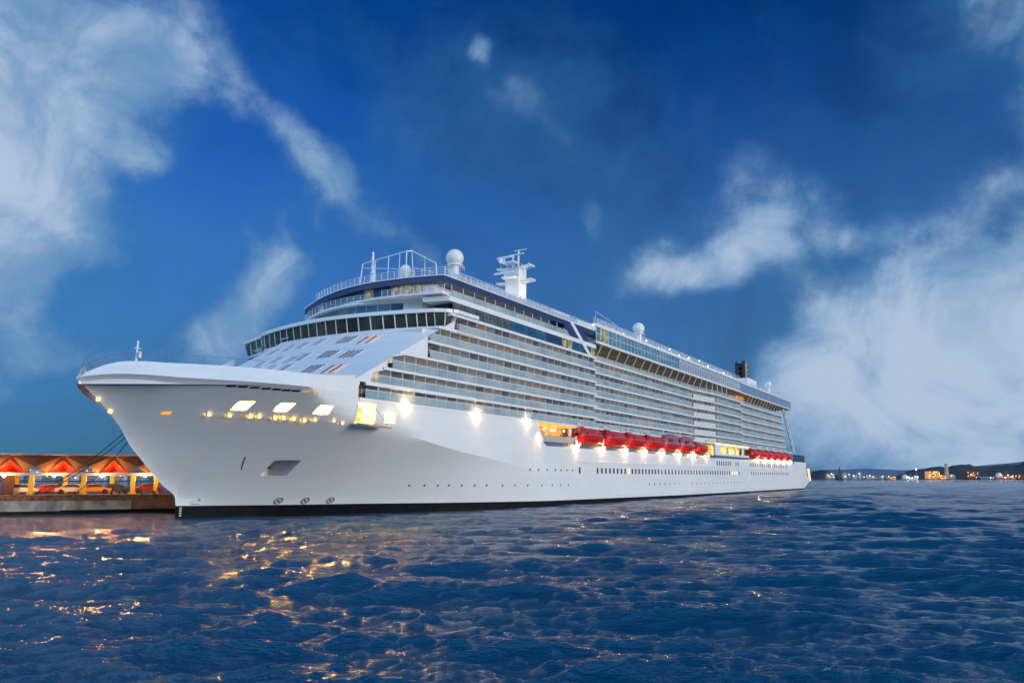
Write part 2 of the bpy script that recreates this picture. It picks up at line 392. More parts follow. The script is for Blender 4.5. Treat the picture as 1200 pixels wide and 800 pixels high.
def interp(x, xs, ys):
    if x <= xs[0]: return ys[0]
    for i in range(len(xs) - 1):
        if x <= xs[i + 1]:
            k = (x - xs[i]) / (xs[i + 1] - xs[i]); return ys[i] + k * (ys[i + 1] - ys[i])
    return ys[-1]


def pchip(x, xs, ys):
    """smooth monotone curve through the points"""
    n = len(xs)
    if x <= xs[0]: return ys[0]
    if x >= xs[-1]: return ys[-1]
    h = [xs[i + 1] - xs[i] for i in range(n - 1)]; d = [(ys[i + 1] - ys[i]) / h[i] for i in range(n - 1)]
    m = [d[0]] + [0 if d[i - 1] * d[i] <= 0 else 3 * (h[i] + h[i - 1]) / ((2 * h[i] + h[i - 1]) / d[i - 1] + (h[i] + 2 * h[i - 1]) / d[i]) for i in range(1, n - 1)] + [d[-1]]
    i = max(j for j in range(n - 1) if xs[j] <= x); t = (x - xs[i]) / h[i]
    return (2 * t ** 3 - 3 * t * t + 1) * ys[i] + (t ** 3 - 2 * t * t + t) * h[i] * m[i] + (-2 * t ** 3 + 3 * t * t) * ys[i + 1] + (t ** 3 - t * t) * h[i] * m[i + 1]


def s_stem(u): return pchip(u, [-2, 1.5, 2.6, 4.07, 7.1, 8.8, 10.8, 12.2, 14.2, 16], [0, 0, -.2, -2.0, -5.0, -6.6, -7.9, -9.1, -11.3, -13.5])
def u_stem(s): return pchip(s, [-13.5, -11.3, -9.1, -7.9, -6.6, -5.0, -2.0, -.2, 0], [16, 14.2, 12.2, 10.8, 8.8, 7.1, 4.07, 2.75, 2.6])
def u_full(s): return pchip(s, [2, 5, 8, 11, 15, 20, 25.7, 32, 38.7, 46, 57.5, 70.5, 72], [15.2, 13.5, 12.2, 11.5, 11.05, 10.5, 9.6, 8.7, 8, 7.05, 5.74, 4.8, 4.7])
def k2(s): return pchip(s, [-13.5, -12.5, -11, -9.5, -7.7, -4.5, -1, 2, 12], [15.92, 16.25, 16.42, 16.35, 16.1, 15.8, 15.5, 15.25, 15.15])


def t_k2(s):
    x = (s + 13.5) / 15.5
    return B if s >= 2 else (0.0 if x <= 0 else B * (1 - (1 - x) ** 1.25))


def half(s, u):
    """half-breadth of the hull: flares from the waterline out to the knuckle"""
    if s >= 72: return stern(s, u)
    if s <= -13.5: return 0.0
    uh, th = (k2(s), t_k2(s)) if s < 2 else (u_full(s), B)
    ul = u_stem(s) if s < 0 else 2.6 * math.exp(-s / 5)
    t0 = 0.0 if s <= 0 else B * (1 - (1 - s / 72) ** 2.5)
    r = .07 * min(1, max(0, s - 2) / 5) * min(1, max(0, 24 - s) / 5)
    if u >= uh and r <= 0: return th
    if u <= ul: return t0
    v = ((u - ul) / max(.05, uh - ul)) ** 1.3
    if r > 0 and (1 - v) / r < 30: v = 1 - r * math.log1p(math.exp((1 - v) / r))
    return t0 + (th - t0) * min(v, 1)


def stern(s, u):
    e = interp(u, [-2, 0, 3.5, 8, 11.2, 15], [281, 284, 298.5, 295, 291.5, 290]); x0 = e - 6
    if s < x0: return B
    x = (s - x0) / (e - x0)
    return 0.0 if x >= 1 else B * (1 - x ** 3) ** (1 / 3.5)


def paint_u(s): return interp(s, [0, 20, 58, 128, 283], [1.5, 1.42, .95, .62, .5])


ship = tag(empty('cruise_ship', SHIP_O, SHIP_ROT), 'huge white cruise ship moored bow first beside the red roofed pier', 'cruise ship')

HOLES = [(-1.85, -.75, 12.7, 13.63), (1.25, 2.4, 12.63, 13.52), (4.6, 6.15, 12.45, 13.4), (10.1, 13.3, 11.6, 14.15), (15.05, 17.1, 11.95, 13.4), (5.8, 8.4, 5.2, 7.1)]


def make_hull():
    st = list(np.arange(-13.5, 0, .25)) + list(np.arange(0, 76, .5)) + list(np.arange(76, 272, 6)) + list(np.arange(272, 299, .5))
    us = [-1.5, 0.0, 'P'] + list(np.arange(2.4, 14.7, .3)) + [10.8, 14.75, 'K']
    for s0, s1, u0, u1 in HOLES: st += [s0, s1]; us += [u0, u1]
    st += [54.5, 10.0]; us += [11.2]
    st = sorted(set(round(float(x), 3) for x in st))
    fl = sorted(set(round(float(x), 3) for x in us if not isinstance(x, str)))
    fl = [x for x in fl if not 10.8 < x < 11.2]
    rows_u = fl[:2] + ['P'] + fl[2:] + ['K1', 'K2', 'K3', 'K']
    def U(r, s):                                     # one row of the mesh follows the flare's edge
        if r == 'P': return paint_u(s)
        if r == 'K': return k2(s)
        if isinstance(r, str): return 14.75 + (k2(s) - 14.75) * int(r[1]) / 4
        if s > 11 and 1 < r <= 10.8: return r * min(1.0, u_full(s) / 10.8)
        return r
    mb = MB(True)
    for side in (1, -1):
        rows = []
        for r in rows_u:
            row = []
            for s in st:
                u = U(r, s)
                if r == 'K': ss = max(s, -13.5); t = t_k2(ss)
                else:
                    ss = max(s, s_stem(u)); t = half(ss, u)
                    if ss > 250 and t <= 0:
                        lo, hi = 272., ss
                        for _ in range(30):
                            mid = (lo + hi) / 2
                            if half(mid, u) > 0: lo = mid
                            else: hi = mid
                        ss = lo; t = 0.0
                row.append((ss, side * t, u))
            rows.append(row)
        def skip(j, i):
            sm = (st[i] + st[i + 1]) / 2; u0, u1 = U(rows_u[j], sm), U(rows_u[j + 1], sm); um = (u0 + u1) / 2
            if um > 11.2 and sm > 54.5: return True
            if um > 14.75 and sm > 10: return True
            if side == 1:
                for a, b, c, d in HOLES:
                    if a < sm < b and c < um < d: return True
            a = rows[j][i]; b = rows[j + 1][i + 1]; c = rows[j][i + 1]; d = rows[j + 1][i]
            return (Vector(a) - Vector(b)).length < 1e-4 or ((Vector(a) - Vector(c)).length < 1e-5 and (Vector(d) - Vector(b)).length < 1e-5)
        mb.grid(rows, 0, skip)
    o = mb.build('hull', [HULLW, BLACK], ship, smooth=16)
    for p in o.data.polygons:
        c = p.center
        if c.z < paint_u(c.x) - 0.005: p.material_index = 1
        if c.x < s_stem(c.z) + .2: p.use_smooth = False
    # foredeck, main deck closing plate
    d = MB(True)
    L_ = [(s, t_k2(s) - .25, 15.3) for s in np.arange(-13.2, 12, .4)]
    d.grid([L_, [(s, -t, u) for s, t, u in L_]])
    d.box(54.6, 262, -B + .3, B - .3, 10.9, 11.15)
    L_ = [(s, max(0, half(s, 11.0) - .05), 11.1) for s in np.arange(262, 292, .5)]
    d.grid([L_, [(s, -t, u) for s, t, u in L_]])
    d.build('deck', GREYP, ship)
    # bulwark: leans inboard above the knuckle
    for side in (1,):
        b = MB(True); out = []; top = []; inn = []
        S = list(np.arange(-13.5, 9.26, .25)) + [9.4]
        def top_pt(s, sd):
            h = pchip(s, [-13.5, -12.5, -11.5, -10.3, -4.3, 2, 9.4], [.08, .72, 1.2, 1.5, 1.7, 1.62, 2.25]); lean = interp(s, [-13.5, -11, -8, 2, 9.4], [.3, .6, .8, .6, 0])
            t = max(0, t_k2(s) - lean); return (s + interp(s, [-13.5, -9], [.25, 0]), sd * t, k2(s) + h)
        P_ = [(s, t_k2(s), k2(s)) for s in S]; Sb = [(s, -t, u) for s, t, u in P_]
        path = Sb[::-1] + P_[1:]
        tops = [top_pt(s, -1) for s in S][::-1] + [top_pt(s, 1) for s in S][1:]
        inner = [(x[0] + .15, x[1] * .985, x[2]) for x in tops]
        down = [(x[0] + .15, x[1] * .985, 15.3) for x in tops]
        b.grid([path, tops, inner, down])
        ob = b.build('bulwark', HULLW, o, smooth=35)
    # rail round the bow above the bulwark
    rl = MB(True); tp = [top_pt(s, -1) for s in S][::-1] + [top_pt(s, 1) for s in S][1:]
    pts = [(x[0] + .2, x[1] * .96, x[2]) for x in tp]
    fr = [p for p in pts if p[0] < -1]
    for a, c in zip(fr[:-1], fr[1:]):
        rl.tube((a[0], a[1], a[2] + 1.0), (c[0], c[1], c[2] + 1.0), .032, 4)
        if a[0] < -10.5: rl.tube((a[0], a[1], a[2] + .5), (c[0], c[1], c[2] + .5), .03, 4)
    for i, a in enumerate(fr):
        if i % (5 if a[0] < -10 else 9) == 0: rl.tube(a, (a[0], a[1], a[2] + 1.0), .034, 4)
    rl.build('bow_rail', mat('rail_grey', (.2, .22, .25), .5), ship)
    return o


hull = make_hull()


def on_hull(s, u, off=0.04):
    e = 0.05; t = half(s, u); n = Vector((-(half(s + e, u) - half(s - e, u)) / (2 * e), 1, -(half(s, u + e) - half(s, u - e)) / (2 * e))).normalized()
    return Vector((s, t, u)) + n * off, n


def hull_patch(name, poly, m, th=.05, parent=hull):
    """thin plate lying on the hull, outline given as (aft, up) pairs"""
    mb = MB(True); f = []; b = []
    for s, u in poly:
        p, n = on_hull(s, u, th); f.append(tuple(p)); p, n = on_hull(s, u, -.08); b.append(tuple(p))
    k = len(poly)
    mb.add(f + b, [tuple(range(k)), tuple(range(2 * k - 1, k - 1, -1))] + [(i, (i + 1) % k, k + (i + 1) % k, k + i) for i in range(k)])
    return mb.build(name, m, parent)


def recess(hole, depth, name, mats, back_lit, parent=hull):
    s0, s1, u0, u1 = hole; mb = MB(True)
    o = [(s0, half(s0, u0), u0), (s1, half(s1, u0), u0), (s1, half(s1, u1), u1), (s0, half(s0, u1), u1)]
    tb = min(p[1] for p in o) - depth
    i = [(p[0], tb, p[2]) for p in o]
    mb.add(o + i, [(0, 1, 5, 4), (1, 2, 6, 5), (3, 0, 4, 7)], 0); mb.add(o + i, [(2, 3, 7, 6)], 0); mb.add(i, [(0, 1, 2, 3)], 1)
    return mb.build(name, mats, parent, recalc=False), tb


WARMW = mat('mooring_wall_glow', (0.75, 0.66, 0.45), 0.6, emit=(1.0, 0.6, 0.15), estr=3.0)  # walls are no lamps: warm lamp light put into them as glow
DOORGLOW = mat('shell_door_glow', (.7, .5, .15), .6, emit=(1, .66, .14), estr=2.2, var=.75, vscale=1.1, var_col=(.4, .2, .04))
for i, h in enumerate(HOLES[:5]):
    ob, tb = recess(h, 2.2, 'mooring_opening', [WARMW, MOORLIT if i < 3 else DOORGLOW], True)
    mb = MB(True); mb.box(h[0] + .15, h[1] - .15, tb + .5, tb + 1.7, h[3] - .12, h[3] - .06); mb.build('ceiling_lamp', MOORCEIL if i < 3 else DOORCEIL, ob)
# winch and rollers standing in each lit opening
for h in HOLES[:3]:
    tb = min(half(h[0], h[2]), half(h[1], h[2])); mb = MB(True); xm = (h[0] + h[1]) / 2
    mb.tube((xm - .28, tb - .5, h[2] + .2), (xm + .22, tb - .5, h[2] + .2), .17, 10); mb.box(xm - .36, xm + .3, tb - .62, tb - .4, h[2], h[2] + .1); mb.tube((xm + .26, tb - .5, h[2]), (xm + .26, tb - .5, h[3] - .1), .035, 6)
    mb.build('winch_gear', STEELD, hull)
# fittings seen inside the platform door
mb = MB(True); hb = HOLES[3]
mb.box(10.5, 11.6, 18.2, 18.5, 13.1, 13.7); mb.tube((10.6, 18.35, 13.4), (12.6, 18.35, 13.4), .06); mb.box(11.9, 12.7, 18.2, 18.5, 13.1, 13.7); mb.box(11.8, 12.5, 18.2, 18.6, 12.0, 12.5); mb.tube((10.2, 18.7, 11.55), (10.2, 18.7, 14.1), .08)
mb.build('winch_gear', mat('winch_tan', (0.45, 0.25, 0.05), 0.6), hull)
ob, tb = recess(HOLES[5], 1.6, 'anchor_pocket', [WHITE, WHITE], False)
mb = MB(True); mb.box(6.0, 8.2, tb + .05, tb + .6, 6.1, 7.0); mb.tube((7.1, tb + .3, 5.7), (7.1, tb + .3, 6.3), .28, 8); mb.build('anchor', STEELD, ob)
# platform door hanging open
mb = MB(True)
mb.prism([(9.7, 20.45, 11.5), (13.3, 20.45, 11.5), (14.6, 21.6, 11.25), (13.9, 22.5, 11.05), (9.7, 22.5, 11.05)], (0, 0, .16))
mb.tube((9.8, 20.4, 13.8), (9.9, 22.3, 11.25), .03, 4); mb.tube((13.1, 20.4, 13.8), (13.5, 22.2, 11.25), .03, 4)
mb.build('shell_door_platform', mat('platform_grey', (0.2, 0.2, 0.2), 0.6), ship)
# fairleads along the mooring deck (each a small framed roller box)
for s, u in [(-3.0, 12.34), (-1.55, 12.27), (.0, 12.21), (.65, 12.2), (2.0, 12.07), (2.65, 12.07), (3.5, 12.0), (4.5, 11.84), (5.35, 11.95), (7.3, 11.93), (8.5, 11.69)]:
    mb = MB(True); p, n = on_hull(s, u, .05); w_, h_ = .30, .36
    for a, b, c, d in ((-w_, w_, h_ - .1, h_), (-w_, w_, -h_, -h_ + .1), (-w_, -w_ + .14, -h_ + .1, h_ - .1), (w_ - .14, w_, -h_ + .1, h_ - .1)):
        mb.box(p[0] + a, p[0] + b, p[1] - .3, p[1] - .02, p[2] + c, p[2] + d)
    mb.box(p[0] - w_ + .14, p[0] + w_ - .14, p[1] - .34, p[1] - .2, p[2] - h_ + .1, p[2] + h_ - .1, 1)
    mb.build('fairlead', [mat('fairlead_cream', (0.75, 0.66, 0.42), 0.5), mat('fairlead_glow', (.7, .5, .2), .6, emit=(1, .55, .06), estr=34)], hull)  # box backs glow by themselves, added light for gold on the water
hull_patch('fairlead', [(-6.1, 12.17), (-5.5, 12.17), (-5.5, 12.48), (-6.1, 12.48)], mat('orange_lit_slot', (0.6, 0.25, 0.03), 0.5, emit=(1, .42, .05), estr=.9))
# freeing slots below the bulwark
for i, (s, u) in enumerate([(-3.56, 15.18), (-2.77, 15.13), (-1.94, 15.05), (-1.11, 14.97), (-.32, 14.9), (.44, 14.84), (1.2, 14.8), (2.08, 14.76), (3.05, 14.72)]):
     hull_patch('freeing_slot', [(s - .32, u - .09), (s + .32, u - .09), (s + .32, u + .1), (s - .32, u + .1)], STEELD if i < 7 else mat('slot_lit', (.5, .25, .05), .5, emit=(1, .5, .1), estr=.5), .02)
# stem lamps
for s, u in [(-10.9, 13.75), (-9.4, 12.5)]:
    mb = MB(True); mb.sphere((s + .05, .18, u), .26, 10, 6); mb.build('stem_lamp', mat('stem_glow', (.8, .5, .2), .5, emit=(1, .55, .2), estr=1.6), hull)
# thruster marks: ring with a cross
for s, u in [(9.7, 2.0), (12.73, 1.96), (15.8, 1.96)]:
    mb = MB(True)
    def hp(a, r, off=.05): return tuple(on_hull(s + r * math.cos(a) * 1.15, u + r * math.sin(a), off)[0])
    for i in range(20):
        a0, a1 = 2 * math.pi * i / 20, 2 * math.pi * (i + 1) / 20
        mb.poly([hp(a0, .33), hp(a1, .33), hp(a1, .42), hp(a0, .42)])
    for a in (R(45), R(135)):
        mb.poly([hp(a - .15, .3), hp(a + .15, .3), hp(a + math.pi - .15, .3), hp(a + math.pi + .15, .3)])
    mb.build('thruster_mark', STEELD, hull, recalc=False)
# bulb mark: open hook with a peak
mb = MB(True); cs = [(1.6, 2.1), (1.3, 1.92), (1.4, 1.74), (1.8, 1.68), (2.3, 1.72)]; c2 = [(1.7, 2.05), (2.2, 2.15), (1.9, 2.45)]
for pts in (cs, c2):
    for a, b in zip(pts[:-1], pts[1:]): mb.tube(on_hull(*a)[0], on_hull(*b)[0], .05, 4)
mb.build('bulb_mark', STEELD, hull)
# draught marks: short white figures on the black boot-top
mb = MB(True)
for u in (.25, .55, .85, 1.15):
    p = [on_hull(s_, u_, .03)[0] for s_, u_ in ((.36, u), (.56, u), (.56, u + .14), (.36, u + .14))]; mb.poly([tuple(q) for q in p])
mb.build('draught_marks', WHITE, hull, recalc=False)
# slim groove line in the bow plating, rubbing strakes
hull_patch('plating_seam', [(2.95, 7.45), (3.05, 7.45), (3.7, 5.95), (3.6, 5.95)], STEELD, .02)
mb = MB(True); mb.box(70, 157, B - .02, B + .13, 7.86, 8.02); mb.box(157, 245, B - .02, B + .13, 7.70, 7.84); mb.build('rubbing_strake', HULLW, hull)
mb = MB(True); mb.box(88, 176, B - .02, B + .16, 1.42, 1.6); mb.box(186, 268, B - .02, B + .2, 1.3, 1.75); mb.build('bilge_strake', HULLW, hull)
# windows in the side
WIN = MB(True)


def hull_window(name, s, u, w_, h_, m, parent=hull):
    mb = MB(True); t = half(s, u)
    mb.box(s - w_ / 2 - .07, s + w_ / 2 + .07, t - .1, t + .02, u - h_ / 2 - .07, u + h_ / 2 + .07, 0)
    mb.box(s - w_ / 2, s + w_ / 2, t - .09, t + .035, u - h_ / 2, u + h_ / 2, 1)
    return mb.build(name, [FRAME, m], parent)


WINLIT = mat('window_lit', (.6, .5, .2), .4, emit=(1, .75, .25), estr=1.3)
s = 70.5
hull_window('cabin_window', 70.7, 6.3, .7, 1.15, DARKG)
s = 78.6
while s < 172: hull_window('cabin_window', s, 6.28, .75, 1.05, DARKG if random.random() > .04 else WINLIT); s += 1.95 if s < 110 else 2.35
for s in np.arange(196, 254, 2.9): hull_window('cabin_window', float(s), 6.3, .8, .9, DARKG)
for s in (173.5, 176, 178.5, 181): hull_window('cabin_window', s, 6.28, .95, 1.0, WINLIT if s < 180 else DARKG)
for s in list(np.arange(158.5, 172, 2.2)) + [178, 180.5] + list(np.arange(195.5, 252, 3.0)): hull_window('saloon_window', float(s), 9.0, .8, 1.2, DARKG)


def porthole(s, u, r):
    mb = MB(True); p, n = on_hull(s, u, .03); q, _ = on_hull(s, u, -.15)
    mb.tube(q, p, r, 10, 1); mb.tube(Vector(q) + (p - q) * .1, Vector(p) - n * .015, r * 1.3, 10, 0)
    mb.build('porthole', [FRAME, DARKG], hull)


for s, u in [(25.9, 3.86), (28.5, 3.84), (30.9, 3.82), (33, 3.81), (35.6, 3.79), (38.4, 3.77), (41.1, 3.74), (45, 3.7), (48.3, 3.7), (52, 3.68), (56.5, 3.65), (60, 3.65), (63, 3.6), (66, 3.6)]: porthole(s, u, .17)
for s in (52.1, 55, 58, 61, 63.2, 65.5, 67.8): porthole(s, 6.28, .2)
for s in list(np.arange(106, 127, 3.3)) + list(np.arange(136, 190, 3.6)): porthole(float(s), 3.45, .22)

# ---------------- superstructure: side plating at the fore end
F = [14.75, 16.8, 19.1, 21.55, 24.0, 26.45]           # balcony deck levels
START = [10.0, 12.2, 15.2, 23.7, 23.7, 30.0]
SLABT = 0.34
TWALL = 1.9


def s_edge(u): return 11.3 + (u - 18) * 1.9


def s_open(u):
    for i, f in enumerate(F):
        top = (F[i + 1] if i + 1 < len(F) else 28.9) - SLABT
        if f <= u < top + .02:
            r = START[i]
            if i in (1, 2): r += 3.0 * max(0, (u - f - 1.0)) ** 1.6
            if i == 0: r += .35 * (abs(u - f - .9) / .9) ** 4
            return r
    i = max(j for j in range(len(F)) if u >= F[j])
    return min(START[i] + (2.0 if i in (1, 2) else 0), START[min(i + 1, 5)]) + .2


mb = MB(True); th = .16
ulist = list(np.arange(15.2, 28.5, .12))
for a, b in zip(ulist[:-1], ulist[1:]):
    m_ = (a + b) / 2
    e0, e1 = max(9.4, s_edge(a)), max(9.4, s_edge(b))
    o0, o1 = s_open(a), s_open(b)
    if abs(o0 - o1) > 1.2: o0 = o1 = s_open(m_)
    if o0 <= e0 + .05 and o1 <= e1 + .05: continue
    o0 = max(o0, e0 + .02); o1 = max(o1, e1 + .02)
    for sd in (1, -1):
        mb.add([(e0, sd * B, a), (o0, sd * B, a), (o1, sd * B, b), (e1, sd * B, b), (e0, sd * (B - th), a), (o0, sd * (B - th), a), (o1, sd * (B - th), b), (e1, sd * (B - th), b)],
               [(0, 1, 2, 3), (4, 5, 6, 7), (1, 2, 6, 5), (0, 1, 5, 4), (3, 2, 6, 7)])
mb.build('side_plating', WHITE, ship, recalc=False)


# ---------------- raked front
def sn(u): return 10.5 + (u - 18) * 1.6
def Df(u): return .8 + (u - 18) * .3
def face_s(t, u):
    s = sn(u) + Df(u) * (abs(t) / B) ** 2.2
    if t < -11: s += 13 * ((-11 - t) / 9.4) ** 1.45
    return s


rows = []
for u in np.arange(14.8, 26.95, .4):
    rows.append([(face_s(t, u), t, u) for t in np.linspace(-B, B, 61)])
mb = MB(True); mb.grid(rows); front = mb.build('front_bulkhead', WHITE, ship, smooth=40)
# horizontal seams on the front plating
mb = MB(True)
for u in (19.95, 22.85):
    mb = MB(True); pts = [(face_s(t, u) - .03, t, u) for t in np.linspace(-10, 15, 30)]
    for a, b in zip(pts[:-1], pts[1:]): mb.tube(a, b, .045, 4)
    mb.build('plating_seam', FRAME, front)


def front_window(tc, uc, lit, n=4, h=1.25, w_=.34, gap=.34, alt=None):
    mb = MB(True); tot = n * w_ + (n - 1) * gap
    for i in range(n):
        t0 = tc - tot / 2 + i * (w_ + gap); t1 = t0 + w_
        for (o, a, b, c, d, mi) in ((.05, t0 - .06, t1 + .06, uc - h / 2 - .06, uc + h / 2 + .06, 0), (.075, t0, t1, uc - h / 2, uc + h / 2, 1 if i % 2 else 2)):
            q = [(a, c), (b, c), (b, d), (a, d)]
            f = [(face_s(t, u) - o, t, u + o * .4) for t, u in q]; k_ = [(face_s(t, u) + .1, t, u) for t, u in q]
            mb.add(f + k_, [(0, 1, 2, 3), (0, 1, 5, 4), (1, 2, 6, 5), (2, 3, 7, 6), (3, 0, 4, 7)], mi)
    return mb.build('cabin_window', [WHITE, lit, alt or DARKG], front, recalc=False)


WL1 = mat('front_window_lit', (.4, .15, .05), .3, emit=(1, .40, .12), estr=.7); BL = mat('front_window_blue', (0.05, .09, .14), .1); PALE = mat('front_window_pale', (.30, .36, .44), .15)
for tc, uc, m in [(6.67, 25.1, BL), (11.2, 24.63, WL1), (7.65, 22.2, DARKG), (12.1, 21.87, DARKG), (9.2, 19.5, BL), (13.4, 19.14, WL1)]: front_window(tc, uc, m, h=1.35)
for tc, uc, m in [(1.0, 25.3, PALE), (-1.9, 24.95, PALE), (-4.4, 24.7, PALE), (-7.4, 24.3, PALE), (2.9, 22.2, BL), (1.0, 21.9, PALE), (-2.4, 22.2, PALE), (-5.1, 21.6, PALE), (2.8, 20.2, BL), (-.6, 20.4, PALE), (-4, 20.4, PALE)]: front_window(tc, uc, m, n=3, h=1.3, w_=.26, gap=.3, alt=PALE)

# ---------------- bridge
def arcA(t, nose): return nose + 3.6 * (abs(t) / 18.2) ** 1.8
BT = [-18.2, -16.2, -14.2, -12.2, -10.2, -8.2, -6.2, -4.2, -2.2, -.2, 1.9, 4.0, 6.1, 8.2, 10.3, 12.2, 14.0, 15.6, 17.0, 18.2]
def b_lo(t): return (arcA(t, 24.75), t, 26.65)
def b_hi(t): return (arcA(t, 24.35), t, 29.0)
PORTW = [(b_lo(18.2), b_hi(18.2)), ((29.1, 19.3, 26.75), (28.9, 19.55, 29.0)), ((30.4, 20.0, 26.8), (30.4, 20.5, 29.0))]
STBW = [(b_lo(-18.2), b_hi(-18.2)), ((29.6, -20.4, 26.75), (29.4, -20.6, 28.9)), ((30.6, -22.9, 26.8), (30.4, -23.1, 28.85)), ((31.6, -25.5, 26.8), (31.4, -25.8, 28.8)), ((32.6, -27.8, 26.85), (32.4, -28.3, 28.75))]
segs = [((b_lo(a), b_hi(a)), (b_lo(b), b_hi(b))) for a, b in zip(BT[:-1], BT[1:])] + list(zip(PORTW[:-1], PORTW[1:])) + [(b, a) for a, b in zip(STBW[:-1], STBW[1:])]
bridge = MB(True)
plan = [(arcA(t, 24.05), t) for t in np.linspace(-18.4, 18.4, 31)]
plan = plan + [(28.9, 19.9), (30.4, 20.75), (36, 20.75), (36, -20.75), (34.6, -28.8), (32.2, -28.6), (30.2, -23.2), (29.2, -20.6)]
bridge.slab(plan, 29.0, 29.55)
plan2 = [(arcA(t, 24.5), t) for t in np.linspace(-18.3, 18.3, 31)] + [(28.9, 19.5), (30.3, 20.3), (36, 20.3), (36, -20.3), (34.2, -28), (32.5, -27.9), (30.6, -23), (29.5, -20.2)]
bridge.slab(plan2, 26.35, 26.62)
bridge.slab([(arcA(t, 26.3), t * .96) for t in np.linspace(-18.3, 18.3, 21)] + [(36, 17.6), (36, -17.6)], 26.62, 29.0)
bridge = bridge.build('bridge', WHITE, ship)
for (l0, h0), (l1, h1) in segs:
    a, b, c, d = [Vector(x) for x in (l0, l1, h1, h0)]; e = (b - a) * .05; mb = MB(True)
    mb.prism([a + e, b - e, c - e, d + e], (.08, 0, 0)); mb.build('bridge_window', BRIDGEG, bridge)
mb = MB(True)
for l0, h0 in [s_[0] for s_ in segs] + [segs[len(BT) - 2][1], PORTW[-1], STBW[-1]]:
    mb.tube(Vector(l0) - Vector((.03, 0, 0)), Vector(h0) - Vector((.03, 0, 0)), .085, 5)
mb.tube((arcA(-9.5, 24.4), -9.5, 27.5), (arcA(-12, 24.3), -12, 27.45), .07, 4)
mb.build('mullion', WHITE, bridge)
# wing soffit brackets on the port side, little lamp box
mb = MB(True)
mb.slab([(25.6, 17.6), (28.0, 19.0), (29.2, 20.0), (30.6, 20.55), (35, 20.5), (35, 16), (26.5, 16)], 26.0, 26.34)
for k in range(9): mb.tube((26.6 + k * .5, 17.7 + k * .29, 26.05), (26.6 + k * .5, 17.7 + k * .29, 25.94), .12, 8)
mb.build('wing_bracket', mat('wing_soffit', (.5, .48, .44), .6), bridge)

# ---------------- tiers above the bridge
def arcB(t, nose): return nose + (2.0 * ((t - 8) / 12) ** 2 if t > 8 else 3.6 * ((8 - t) / 14) ** 1.8)
def arcT(t, nose): return nose + 3.9 * (abs(t - 3.5) / 12.5) ** 1.9
TB = np.linspace(-13, 15, 29)
tier = MB(True)
tier.slab([(arcT(t, 25.9), t) for t in TB] + [(36, 17), (60, 17), (60, -17), (52, -12)], 29.55, 31.2)
tier.slab([(arcT(t, 25.5), t) for t in TB] + [(33, 17.4), (36, 17.4), (36, -13)], 31.2, 31.55)
tier.slab([(arcB(t, 25.4), t) for t in np.linspace(-8, 20, 29)] + [(40, 20), (40, -14)], 31.55, 31.85)
tier.slab([(arcB(t, 26.0), t) for t in np.linspace(-8, 18.2, 29)] + [(40, 18), (78, 17), (78, -17), (40, -14)], 31.85, 33.3)
tier.build('upper_deckhouse', WHITE, ship)
for a, b in zip(np.arange(-11, 12.5, 1.95)[:-1], np.arange(-11, 12.5, 1.95)[1:]):
    mb = MB(True); o = .06
    mb.prism([(arcT(a + .06, 25.9) - o, a + .06, 29.75), (arcT(b - .06, 25.9) - o, b - .06, 29.75), (arcT(b - .06, 25.9) - o, b - .06, 31.0), (arcT(a + .06, 25.9) - o, a + .06, 31.0)], (.1, 0, 0))
    mb.build('observation_window', GREENG if a < 1.5 else BLUEG, ship)
tt = np.arange(-6, 18.4, 1.75)
for i, (a, b) in enumerate(zip(tt[:-1], tt[1:])):
    mb = MB(True); o = .06
    mb.prism([(arcB(a + .07, 26) - o, a + .07, 31.95), (arcB(b - .07, 26) - o, b - .07, 31.95), (arcB(b - .07, 26) - o, b - .07, 33.25), (arcB(a + .07, 26) - o, a + .07, 33.25)], (.1, 0, 0))
    mb.build('sky_lounge_window', LITG if 9 < i < 13 or i == 7 else BLUEG, ship)
# navy overhanging brow that runs round the front and down the side
mb = MB(True)
mb.slab([(arcB(t, 25.2), t) for t in np.linspace(-8, B, 32)] + [(77.8, B), (77.8, -B), (46, -B), (33, -14)], 33.3, 34.15)
brow = mb.build('navy_brow', NAVY, ship)
mb = MB(True)
mb.slab([(arcB(t, 25.05), t) for t in np.linspace(-8, B + .1, 32)] + [(77.8, B + .1), (77.8, -B - .1), (46, -B - .1), (33, -14.2)], 34.15, 34.32); mb.build('brow_edge', WHITE, brow)
# rails on the fore decks
def rail_part(pts, h, step, name='railing', n=3, m=WHITE, r=.035, post=.045):
    mb = MB(True); mb.rail(pts, h, step, r, n, post); return mb.build(name, m, ship)
rail_part([(arcT(t, 25.6), t, 31.55) for t in np.linspace(-13, 15, 22)], 1.05, 1.2)
rail_part([(arcB(t, 25.3), t, 34.32) for t in np.linspace(-8, B, 26)], 1.1, 1.05)
rail_part([(arcB(t, 25.6), t, 31.85) for t in np.linspace(10, 19.9, 10)], .95, 1.0)
rail_part([(28.3, B, 34.32), (76, B, 34.32)], 1.1, 1.45)
rail_part([(30, 18.6, 34.32), (74, 18.6, 34.32)], 1.9, 1.1, n=5, r=.03)
rail_part([(44, 15.5, 36.2), (72, 15.5, 36.2)], 1.2, 1.6)
mb = MB(True); mb.box(36, 76, 15.3, 18.4, 34.32, 34.6); mb.box(40, 74, -15, 15.6, 34.32, 36.2); mb.box(44, 68, 12, 15, 36.2, 37.2); mb.box(72, 78.5, 8, 19.6, 34.32, 35.6); mb.box(64, 71, 16.5, 18.5, 34.6, 36.2); mb.build('sun_deckhouse', WHITE, ship)
mb = MB(True)
for s in np.arange(31, 71, 2.0): mb.box(float(s) + .05, float(s) + 1.95, 19.3, 19.34, 34.45, 35.5)
mb.build('windscreen', SCREEN, ship)
